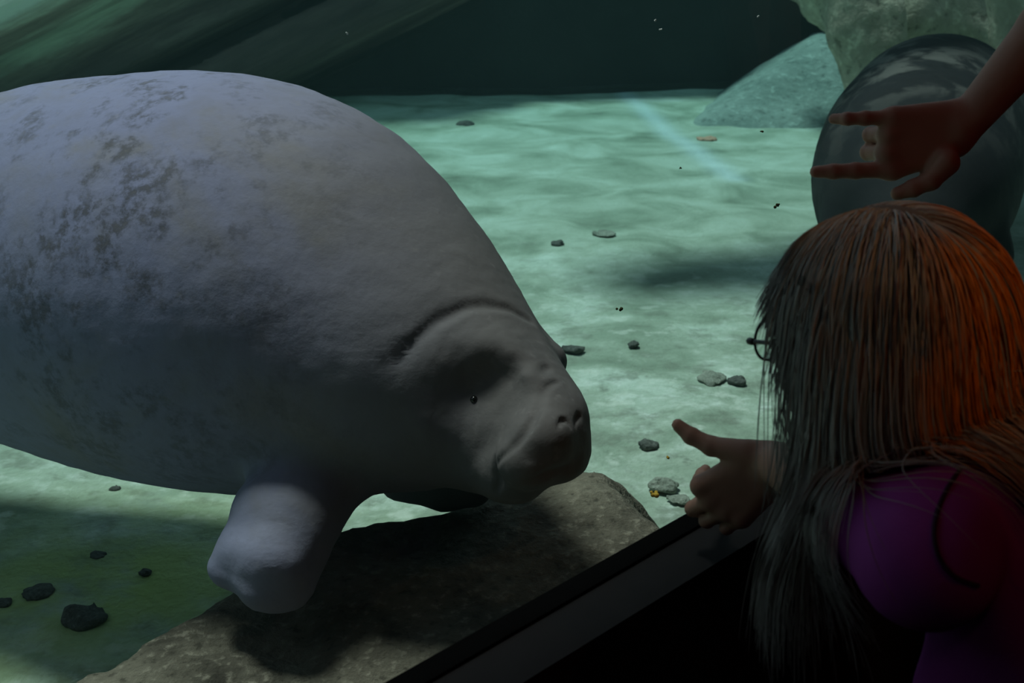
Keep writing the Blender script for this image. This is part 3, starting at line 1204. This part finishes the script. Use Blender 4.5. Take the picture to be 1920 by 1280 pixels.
def person_mesh(fn, J, fine_pts, h=0.014, hf=0.0045):
    pts = np.array([J[k] for k in J if k.startswith(('shoulder', 'elbow', 'wrist', 'knee', 'ankle', 'toe', 'pelvis', 'head')) and not k.startswith('head_')])
    lo, hi = pts.min(0) - 0.22, pts.max(0) + 0.22
    fp = np.array(fine_pts)
    f0, f1 = fp.min(0) - 0.025, fp.max(0) + 0.025
    return surface(fn, *[axis_coords(lo[i], hi[i], h, (f0[i], f1[i]), hf) for i in range(3)])


skin_warm = Mat('skin', 0.55, 0.35)
v = skin_warm.coords()
skin_warm.color(skin_warm.mix(skin_warm.noise(v, 26, 4), (0.36, 0.18, 0.125), (0.46, 0.25, 0.18)))
skin_warm.bump(skin_warm.noise(v, 160, 4), 0.15, 0.002)
skin_warm.b.inputs['Subsurface Weight'].default_value = 0.05

# ---- the kneeling woman
FW = np.array([-0.88, 0.47, 0.0])               # where her body faces
LW = np.array([-0.47, -0.88, 0.0])              # her left
hc = W(1650, 616, 1.46)
J = {}
J['head'] = hc
J['A'] = head_frame((-0.66, 0.75, -0.16))
J['shoulder_l'] = W(1738, 1050, 1.30)
J['shoulder_r'] = J['shoulder_l'] + np.array([0.17, 0.31, -0.005])
J['neck'] = (J['shoulder_l'] + J['shoulder_r']) / 2 + np.array([0.0, 0.0, 0.055])
J['chest'] = (J['shoulder_l'] + J['shoulder_r']) / 2 + np.array([0.085, -0.04, -0.115])
J['pelvis'] = J['chest'] + np.array([0.24, -0.09, -0.40])
J['build'] = 1.0
J['bust'] = True
J['hip_l'] = J['pelvis'] + LW * 0.09 + [0, 0, -0.04]
J['hip_r'] = J['pelvis'] - LW * 0.09 + [0, 0, -0.04]
for s, sg in (('l', 1), ('r', -1)):
    J['knee_' + s] = J['hip_' + s] + FW * 0.12 + [0, 0, -(J['hip_' + s][2] - 0.080)]
    J['ankle_' + s] = J['knee_' + s] - FW * 0.38 + [0, 0, -0.015]
    J['toe_' + s] = J['ankle_' + s] - FW * 0.15 + [0, 0, -0.012]
J['wrist_l'] = W(1452, 866, 1.70)
J['elbow_l'] = (J['shoulder_l'] + J['wrist_l']) / 2 + np.array([0.0, 0.0, 0.015])
J['elbow_r'] = J['shoulder_r'] + np.array([0.10, 0.05, -0.26])
J['wrist_r'] = J['elbow_r'] + np.array([-0.10, 0.02, -0.20])
hd = unit(W(1360, 934, 1.735) - J['wrist_l'])
hs = np.array([-0.10, 0.10, 1.0])
hs = unit(hs - hd * (hs @ hd))
hn = np.cross(hd, hs)
if hn @ (CAM - J['wrist_l']) < 0:
    hn = -hn
thumb = [W(1400, 848, 1.705), W(1334, 836, 1.725), W(1296, 817, 1.735), W(1271, 797, 1.74)]
J['hand_l'] = hand_parts(J['wrist_l'], hd, hs, hn, [(72, 8, 6, 0.05), (36, 98, 45), (30, 100, 45), (26, 98, 45, -0.06)], thumb)
rd = unit([-0.8, 0.1, -0.55])
rs = unit(np.array([-0.2, -0.9, 0.3]) - rd * (np.array([-0.2, -0.9, 0.3]) @ rd))
rn = np.cross(rd, rs)
rn = rn if rn[2] > 0 else -rn
wr_ = J['wrist_r']
J['hand_r'] = hand_parts(wr_, rd, rs, rn, [(15, 20, 10), (20, 25, 12), (22, 28, 14), (25, 30, 15)],
                         [wr_ + 0.02 * rd + 0.02 * rs, wr_ + 0.05 * rd + 0.045 * rs - 0.01 * rn, wr_ + 0.075 * rd + 0.058 * rs - 0.015 * rn, wr_ + 0.10 * rd + 0.060 * rs - 0.02 * rn])
wfn = body_sdf(J)
wpts = [q for pts, _ in J['hand_l'][1] for q in pts] + [J['wrist_l']]
woman = empty('person', (float(J['pelvis'][0]), float(J['pelvis'][1]), 0.0))
thing(woman, 'kneeling person with long grey and orange hair and purple top, pointing at the near manatee', 'person')
V, Q = person_mesh(wfn, J, wpts)
mesh_obj('body', V, Q, skin_warm.m, woman)


def shirt_sdf(J, off, sleeve, waist, neck_drop=0.02):
    def fn(p):
        d = torso_sdf(p, J)
        for s in 'lr':
            a, b = J['shoulder_' + s], J['elbow_' + s]
            c = a + (b - a) * sleeve
            e = capsule(p, a, c, 0.052, 0.050)
            e = smax(e, (p - c) @ unit(b - a) - 0.0, 0.006)
            d = smin(d, e, 0.03)
        d = d - off
        d = d + 0.004 * np.sin(p[:, 2] * 55 + 6 * fbm(p * 5, 2, 4)) * np.clip((J['chest'][2] - p[:, 2]) * 6, 0, 1)
        up = unit(J['chest'] - J['pelvis'])
        d = smax(d, -((p - J['pelvis']) @ up - waist), 0.008)
        # neckline
        nk = J['neck'] + up * neck_drop + 0.03 * np.cross(unit(J['shoulder_l'] - J['shoulder_r']), up)
        d = smax(d, -(length(p - nk) - 0.085), 0.008)
        return d
    return fn


purple = Mat('purple_jersey', 0.85, 0.15)
v = purple.coords()
purple.color(purple.mix(purple.noise(v, 14, 4), (0.25, 0.038, 0.235), (0.31, 0.052, 0.29)))
purple.bump(purple.noise(v, 420, 2), 0.25, 0.002)
wshirt = shirt_sdf(J, 0.007, 0.55, -0.06)


def cloth_mesh(fn, keys, JJ, h, m=0.16):
    pts = np.array([JJ[k] for k in keys])
    return grid_surface(fn, pts.min(0) - m, pts.max(0) + m, h)


V, Q = cloth_mesh(wshirt, ['shoulder_l', 'shoulder_r', 'pelvis', 'chest', 'elbow_l', 'elbow_r'], J, 0.0085, 0.2)
shirt = mesh_obj('shirt', V, Q, purple.m, woman)


def on_shirt(px, py, off=0.001):
    q = trace(wshirt, px, py, 0.6, 3)
    return q + to_cam(q) * off


seam_mat = plain('dark_binding', (0.03, 0.012, 0.03), 0.8, 0.2)
line = catmull([on_shirt(*q) for q in [(1800, 880), (1775, 918), (1756, 965), (1752, 1010), (1764, 1050), (1792, 1082), (1835, 1098)]], 30)
mesh_obj('armhole_seam', *tube(line, 0.0022, 8), seam_mat, shirt)


def trouser_sdf(J, off, waist, leg_end=0.92):
    def fn(p):
        up = unit(J['chest'] - J['pelvis'])
        d = smax(torso_sdf(p, J), (p - J['pelvis']) @ up - waist, 0.01)
        for s in 'lr':
            a = J['knee_' + s] + (J['ankle_' + s] - J['knee_' + s]) * leg_end
            d = smin(d, limb(p, [J['hip_' + s], J['knee_' + s], a], [(0.087, 0.083, 0.060), (0.058, 0.062, 0.050)], 0.03), 0.03)
        d = d - off
        return d + 0.003 * fbm(p * 14, 3, 8)
    return fn


denim = plain('dark_denim', (0.02, 0.022, 0.035), 0.85, 0.2, (500, 0.3, 0.002))
wt_fn = trouser_sdf(J, 0.008, -0.03)
V, Q = cloth_mesh(wt_fn, ['pelvis', 'hip_l', 'hip_r', 'knee_l', 'knee_r', 'ankle_l', 'ankle_r'], J, 0.013, 0.18)
mesh_obj('trousers', V, Q, denim, woman)
shoe_mat = plain('shoe_leather', (0.015, 0.014, 0.014), 0.5, 0.4)


def shoe_mesh(J, s):
    a, t = J['ankle_' + s], J['toe_' + s]
    fn = lambda p: np.minimum(smin(capsule(p, a, t, 0.046, 0.036), capsule(p, t, t + (t - a) * 0.25, 0.036, 0.028), 0.02), 9)
    return grid_surface(fn, np.minimum(a, t) - 0.12, np.maximum(a, t) + 0.12, 0.008)


for s in 'lr':
    mesh_obj('shoe', *shoe_mesh(J, s), shoe_mat, woman)

# glasses
A = J['A']
HL = lambda a, l, u: hc + a * A[0] + l * A[1] + u * A[2]
frame_mat = plain('glasses_black', (0.008, 0.007, 0.007), 0.3, 0.5)
lens_mat = Mat('lens_glass', 0.02, 0.5).color((1, 1, 1))
lens_mat.b.inputs['Transmission Weight'].default_value = 1.0
lens_mat.b.inputs['IOR'].default_value = 1.02
gparts = []


def rim_pts(sgn):
    return np.array([HL(0.118 - 0.006 * (math.cos(t) + 1) * 0.5, sgn * (0.038 + 0.029 * math.cos(t)), -0.013 + 0.0235 * math.sin(t)) for t in np.linspace(0, 2 * math.pi, 33)])


Vs, Fs = [], []


def join(vf):
    V, Fa = vf
    off = sum(len(a) for a in Vs)
    Vs.append(np.asarray(V))
    Fs.extend([[i + off for i in f] for f in Fa])


for sgn in (1, -1):
    join(tube(rim_pts(sgn), 0.0016, 8))
join(tube(np.array([HL(0.120, t * 0.011, -0.008 + 0.004 * (1 - t * t)) for t in np.linspace(-1, 1, 9)]), 0.0014, 8))
gl_o = mesh_obj('glasses', np.concatenate(Vs), Fs, frame_mat, woman)
for sgn in (1, -1):
    tp = catmull([HL(0.113, sgn * 0.0685, -0.009), HL(0.108, sgn * 0.074, -0.008), HL(0.05, sgn * 0.083, -0.002), HL(0.0, sgn * 0.085, 0.008), HL(-0.02, sgn * 0.085, 0.0), HL(-0.035, sgn * 0.083, -0.022)], 24)
    mesh_obj('temple', *tube(tp, 0.0026, 8), frame_mat, gl_o)
    mesh_obj('hinge', *tube(np.array([HL(0.120, sgn * 0.066, -0.010), HL(0.116, sgn * 0.0705, -0.009), HL(0.106, sgn * 0.0745, -0.008)]), [0.0028, 0.0042, 0.0036], 8), frame_mat, gl_o)
    rpz = rim_pts(sgn)[:-1]
    cen = rpz.mean(0)
    Vl = np.concatenate([rpz, rpz - A[0] * 0.0015, [cen + A[0] * 0.001], [cen - A[0] * 0.0012]])
    n = len(rpz)
    Fl = [[i, (i + 1) % n, 2 * n] for i in range(n)] + [[n + (i + 1) % n, n + i, 2 * n + 1] for i in range(n)] + [[(i + 1) % n, i, n + i, n + (i + 1) % n] for i in range(n)]
    mesh_obj('lens', Vl, Fl, lens_mat.m, gl_o)

# hair: strands combed from the parting, falling over face side, shoulder and back
NS, NP, STEP = 18000, 25, 0.0165
hr = np.random.default_rng(3)
roots, tries = [], 0
while len(roots) < NS:
    q = unit(hr.normal(size=3))
    if q[2] < -0.30 or (q[0] > 0.50 and q[2] < 0.50) or (q[0] > 0.2 and q[2] < -0.05):
        continue
    roots.append(q)
roots = np.array(roots)
loc = roots * np.array([0.102, 0.080, 0.097]) + np.array([-0.012, 0, 0.03])
Pn = hc + loc @ A
lsgn = np.where(roots[:, 1] + 0.0 >= 0, 1.0, -1.0)
layer = hr.uniform(0.0035, 0.024, NS) * np.where((roots[:, 1] > 0.1) & (roots[:, 0] > -0.4), 0.92, 1.0) + 0.010 * np.clip(roots[:, 2], 0, 1)
bang = (roots[:, 0] > 0.36) | ((roots[:, 0] > 0.16) & (roots[:, 1] > 0.2))
dirl = np.stack([-0.25 + 0.5 * hr.uniform(-1, 1, NS) * 0.5 + np.where(bang, 0.4, 0.0) * (roots[:, 0] > 0.0), lsgn * (0.9 - 0.2 * np.abs(roots[:, 1])) * np.clip((roots[:, 0] + 0.5) * 1.5, 0, 1) + 1.0 * roots[:, 1] * np.clip((0.2 - roots[:, 0]) * 1.5, 0, 1), 0.25 * roots[:, 2] - 0.25], 1)
D_ = dirl @ A
D_ /= np.linalg.norm(D_, axis=1)[:, None]
upb = unit(J['chest'] - J['pelvis'])


def collide(p):
    d = head_sdf(p, hc, A)
    d = np.minimum(d, wshirt(p))
    d = np.minimum(d, arm_sdf(p, J, 'l'))
    return np.minimum(d, capsule(p, J['neck'] - np.array([0, 0, 0.02]), hc - 0.02 * A[0] - 0.05 * A[2], 0.054, 0.050))


path = [Pn.copy()]
wav = hr.uniform(0, 6.28, NS)
clump = hr.integers(0, 150, NS)
cl_dir = hr.normal(size=(150, 3)) * np.array([0.05, 0.05, 0.02])
jit = hr.normal(size=(NS, 3)) * 0.012
goes_back = np.clip((-0.05 - roots[:, 0] + 0.25 * (roots[:, 1] < 0)) * 6, -1, 1)
for k in range(NP - 1):
    ds = wshirt(Pn)
    near = np.clip(1 - ds / 0.07, 0, 1)[:, None]
    gd = np.array([0.10, 0, -1.0]) + cl_dir[clump] + jit + 0.04 * np.sin(wav + k * 0.35)[:, None] * A[0]
    gd = gd + near * np.where(goes_back[:, None] > 0, np.array([0.9, 0.05, 0.25]), np.array([-0.9, -0.2, 0.1])) * np.abs(goes_back[:, None])
    D_ = D_ * 0.68 + gd * (0.24 if k < 8 else 0.34)
    D_ /= np.linalg.norm(D_, axis=1)[:, None]
    Pnew = Pn + D_ * STEP
    lay = np.minimum(layer, 0.007 + 0.005 * k)
    for _ in range(2):
        d = collide(Pnew)
        m = d < lay
        if m.any():
            gr = gradient(collide, Pnew[m], 2e-3)
            gr /= np.linalg.norm(gr, axis=1)[:, None] + 1e-9
            Pnew[m] += gr * (lay[m] - d[m])[:, None]
    D_ = Pnew - Pn
    D_ /= np.linalg.norm(D_, axis=1)[:, None] + 1e-9
    Pn = Pnew
    path.append(Pn.copy())
path = np.stack(path, 1)                         # strands x points x 3
ln = np.where(bang, hr.uniform(0.16, 0.27, NS), hr.uniform(0.74, 0.95, NS))
ts = np.linspace(0, 1, NP)
srad = hr.uniform(0.0005, 0.0009, NS)


def strand_mesh(path, ln, rad):
    n, m, _ = path.shape
    s = ln[:, None] * np.arange(m)[None, :]
    i0 = np.minimum(s.astype(int), m - 2)
    fr = (s - i0)[..., None]
    ar = np.arange(n)[:, None]
    P = path[ar, i0] * (1 - fr) + path[ar, i0 + 1] * fr
    T = np.gradient(P, axis=1)
    T /= np.linalg.norm(T, axis=2)[..., None] + 1e-9
    N = np.cross(T, np.array([0.3, 0.2, 0.93]))
    N /= np.linalg.norm(N, axis=2)[..., None] + 1e-9
    B = np.cross(T, N)
    r = (rad[:, None] * np.interp(np.linspace(0, 1, m), [0, 0.1, 0.6, 1], [0.8, 1, 1, 0.25])[None])[..., None]
    ring = [P + r * (math.cos(a) * N + math.sin(a) * B) for a in (0, 2.094, 4.189)]
    V = np.stack(ring, 2).reshape(-1, 3)
    base = (np.arange(n)[:, None] * m + np.arange(m - 1)[None]) * 3
    F = []
    for a in range(3):
        b = (a + 1) % 3
        F.append(np.stack([base + a, base + b, base + 3 + b, base + 3 + a], -1).reshape(-1, 4))
    return V, np.concatenate(F)


V, Q = strand_mesh(path, ln, srad)
phi = np.degrees(np.arctan2(roots[:, 1], roots[:, 0]))        # 0 front, 90 left, 180 back
rightish = (path[:, 10] @ np.array([1.0, 0, 0]))
gx_ = (path[:, 12, 0] - path[:, 12, 0].min()) / (np.ptp(path[:, 12, 0]) + 1e-9)
grey = np.array([0.37, 0.35, 0.33])
orange = np.array([0.66, 0.20, 0.02])
redbr = np.array([0.19, 0.085, 0.055])
amt = np.clip((gx_ - 0.40) / 0.16, 0, 1) * (hr.uniform(0, 1, NS) < 0.85)
rb = (hr.uniform(0, 1, NS) < 0.22) & (gx_ > 0.25)
val = hr.uniform(0.72, 1.15, NS)
along = np.clip((ts - 0.08) / 0.12, 0, 1) * np.clip((0.70 - ts) / 0.2, 0.15, 1)
base_c = np.where(rb[:, None], redbr, grey)
cc = base_c[:, None, :] * (1 - (amt[:, None] * along[None])[..., None]) + orange * (amt[:, None] * along[None])[..., None]
cc = cc * val[:, None, None]
tint = np.repeat(cc[:, :, None, :], 3, axis=2).reshape(-1, 3)
hair_mat = Mat('hair', 0.45, 0.35)
hair_mat.color(hair_mat.attr('tint').outputs['Color'])
hair = mesh_obj('hair', V, Q, hair_mat.m, woman, attrs={'tint': tint})
# scalp layer under the strands
scalp = plain('hair_underlayer', (0.12, 0.095, 0.08), 0.8, 0.2)


def cap_fn(p):
    d = ellipsoid(p, HL(-0.013, 0, 0.031), A, (0.1035, 0.0815, 0.0985))
    f = (p - hc) @ A.T
    return smax(smax(d, f[:, 0] - 0.062 - 0.3 * (f[:, 2] - 0.05), 0.01), -f[:, 2] - 0.045 - 0.0 * f[:, 0], 0.01)


V, Q = grid_surface(cap_fn, hc - 0.16, hc + 0.18, 0.008)
mesh_obj('hair_underlayer', V, Q, scalp, hair)

# ---- the standing person whose arm reaches in from the right
K = {}
K['wrist_r'] = W(1806, 238, 1.865)
K['elbow_r'] = W(2065, -65, 1.80)
K['shoulder_r'] = np.array([1.06, 1.66, 1.40])
K['shoulder_l'] = np.array([1.14, 1.30, 1.40])
K['neck'] = (K['shoulder_l'] + K['shoulder_r']) / 2 + [0, 0, 0.06]
K['chest'] = (K['shoulder_l'] + K['shoulder_r']) / 2 + [0.03, 0, -0.14]
K['pelvis'] = K['chest'] + np.array([0.03, 0, -0.36])
K['head'] = K['neck'] + np.array([-0.05, 0.02, 0.20])
K['A'] = head_frame((-0.80, 0.60, -0.15))
K['build'] = 1.05
KF, KL = unit([-0.97, -0.21, 0]), unit([0.21, -0.97, 0])
for s, sg in (('l', 1), ('r', -1)):
    K['hip_' + s] = K['pelvis'] + KL * 0.09 * sg + [0, 0, -0.04]
    K['knee_' + s] = K['hip_' + s] + KF * 0.03 + [0, 0, -0.40]
    K['ankle_' + s] = K['knee_' + s] - KF * 0.02 + [0, 0, 0.075 - K['knee_' + s][2]]
    K['toe_' + s] = K['ankle_' + s] + KF * 0.15 + [0, 0, -0.04]
K['elbow_l'] = K['shoulder_l'] + np.array([0.04, -0.06, -0.29])
K['wrist_l'] = K['elbow_l'] + np.array([-0.05, 0.0, -0.25])
kd = unit(W(1690, 266, 1.865) - K['wrist_r'])
ks = unit(np.array([0.05, -0.15, -1.0]) - kd * (np.array([0.05, -0.15, -1.0]) @ kd))
kn = np.cross(kd, ks)
kn = kn if kn @ (CAM - K['wrist_r']) > 0 else -kn
kth = [W(1775, 305, 1.85), W(1745, 338, 1.855), W(1712, 353, 1.86), W(1682, 363, 1.865)]
K['hand_r'] = hand_parts(K['wrist_r'], kd, ks, kn, [(4, 4, 3, -0.20), (80, 90, 45), (78, 90, 45), (2, 6, 40, -0.20)], kth, 1.1)
w_ = K['wrist_l']
kd2, ks2, kn2 = unit([-0.1, 0, -1]), unit([-1, 0, 0.1]), unit([0, -1, 0])
K['hand_l'] = hand_parts(w_, kd2, ks2, kn2, [(18, 22, 12), (22, 26, 14), (24, 28, 15), (26, 30, 16)],
                         [w_ + 0.02 * kd2 + 0.02 * ks2, w_ + 0.05 * kd2 + 0.045 * ks2, w_ + 0.078 * kd2 + 0.055 * ks2, w_ + 0.10 * kd2 + 0.056 * ks2])
kfn = body_sdf(K)
stander = empty('person', (float(K['pelvis'][0]), float(K['pelvis'][1]), 0.0))
thing(stander, 'person reaching a bare arm in from the right, two fingers pointing above the kneeling person', 'person')
V, Q = person_mesh(kfn, K, [q for pts, _ in K['hand_r'][1] for q in pts] + [K['wrist_r']])
mesh_obj('body', V, Q, skin_warm.m, stander)
kshirt = shirt_sdf(K, 0.008, 0.55, -0.08)
V, Q = cloth_mesh(kshirt, ['shoulder_l', 'shoulder_r', 'pelvis', 'chest', 'elbow_l', 'elbow_r'], K, 0.012, 0.2)
mesh_obj('shirt', V, Q, plain('dark_jersey', (0.05, 0.05, 0.06), 0.85, 0.15), stander)
V, Q = cloth_mesh(trouser_sdf(K, 0.008, -0.04), ['pelvis', 'hip_l', 'hip_r', 'knee_l', 'knee_r', 'ankle_l', 'ankle_r'], K, 0.015, 0.18)
mesh_obj('trousers', V, Q, denim, stander)
for s in 'lr':
    mesh_obj('shoe', *shoe_mesh(K, s), shoe_mat, stander)
KA, kh = K['A'], K['head']


def khair(p):
    d = ellipsoid(p, kh - 0.016 * KA[0] + 0.036 * KA[2], KA, (0.108, 0.088, 0.104)) + 0.004 * fbm(p * 40, 2, 3)
    f = (p - kh) @ KA.T
    return smax(smax(d, f[:, 0] - 0.055 - 0.35 * (f[:, 2] - 0.05), 0.012), -f[:, 2] - 0.05 + 0.3 * np.maximum(f[:, 0], -0.02), 0.012)


V, Q = grid_surface(khair, kh - 0.17, kh + 0.19, 0.008)
mesh_obj('hair', V, Q, plain('dark_hair', (0.02, 0.014, 0.010), 0.5, 0.4, (300, 0.5, 0.004)), stander)


# ================================================================== LAMPS OF THE VISITORS' ROOM AND AN ADDED FILL LAMP
def fill_downlight(x, y, power, col, label, r=0.07):
    e = empty('fill_lamp', (x, y, ROOM_H))  # unseen lamp, added as fill for the hair and the dark room
    thing(e, label, 'lamp')
    V, Fa = [], []
    n = 24
    prof = [(r * 0.95, -0.002), (r * 1.25, -0.002), (r * 1.25, -0.016), (r * 1.0, -0.016), (r * 0.92, -0.004)]
    for rr, zz in prof:
        V += [(x + rr * math.cos(2 * math.pi * i / n), y + rr * math.sin(2 * math.pi * i / n), ROOM_H + zz) for i in range(n)]
    for j in range(len(prof)):
        k2 = (j + 1) % len(prof)
        Fa += [[j * n + i, j * n + (i + 1) % n, k2 * n + (i + 1) % n, k2 * n + i] for i in range(n)]
    mesh_obj('rim', V, Fa, grey_metal, e)
    ld = bpy.data.lights.new('bulb', 'SPOT')
    lo_ = bpy.data.objects.new('bulb', ld)
    COL.objects.link(lo_)
    lo_.location = (x, y, ROOM_H - 0.03)
    lo_.parent = e
    lo_.matrix_parent_inverse = Matrix.Translation(-Vector(e.location))
    ld.energy = power
    ld.color = col
    ld.spot_size = math.radians(130)
    ld.spot_blend = 1.0
    ld.shadow_soft_size = r
    return e




def spotlight(pos, target, power, col, label, cone):
    """small black spotlight on a short stem under the ceiling"""
    pos, target = np.asarray(pos, float), np.asarray(target, float)
    e = empty('spotlight', (pos[0], pos[1], ROOM_H))
    thing(e, label, 'lamp')
    ax = unit(target - pos)
    mesh_obj('stem', *tube(np.array([[pos[0], pos[1], ROOM_H], [pos[0], pos[1], pos[2] + 0.04]]), 0.009, 10), black_metal, e)
    back_, front = pos - ax * 0.10, pos + ax * 0.035
    V, Fa = tube(np.array([back_, pos - ax * 0.09, pos - ax * 0.02, front]), [0.030, 0.040, 0.045, 0.045], 20, cap=False)
    V2, F2 = tube(np.array([back_ + ax * 0.004, pos - ax * 0.088, pos - ax * 0.02, front]), [0.026, 0.036, 0.041, 0.042], 20, cap=False)
    n = len(V)
    Fa = Fa + [[i + n for i in f[::-1]] for f in F2] + [[i for i in range(20)][::-1]]
    mesh_obj('can', np.concatenate([V, V2]), Fa, black_metal, e)
    ld = bpy.data.lights.new('bulb', 'SPOT')
    lo_ = bpy.data.objects.new('bulb', ld)
    COL.objects.link(lo_)
    lo_.location = pos
    lo_.rotation_euler = Vector(ax).to_track_quat('-Z', 'Y').to_euler()
    lo_.parent = e
    lo_.matrix_parent_inverse = Matrix.Translation(-Vector(e.location))
    ld.energy = power
    ld.color = col
    ld.spot_size = math.radians(cone)
    ld.spot_blend = 0.8
    ld.shadow_soft_size = 0.035
    return e


fill_downlight(-0.25, -0.8, 6.0, (1.0, 0.90, 0.82), 'added dim round fill lamp on the ceiling over the camera side of the viewing room')
spotlight((0.95, 0.35, 2.5), W(1850, 590, 1.50), 13.0, (1.0, 0.60, 0.26), 'small amber ceiling spotlight aimed at the hair of the kneeling person', 20)
spotlight((1.5, 0.5, 2.6), W(1930, 700, 1.6), 3.6, (1.0, 0.12, 0.07), 'small red ceiling spotlight aimed between the two people', 66)
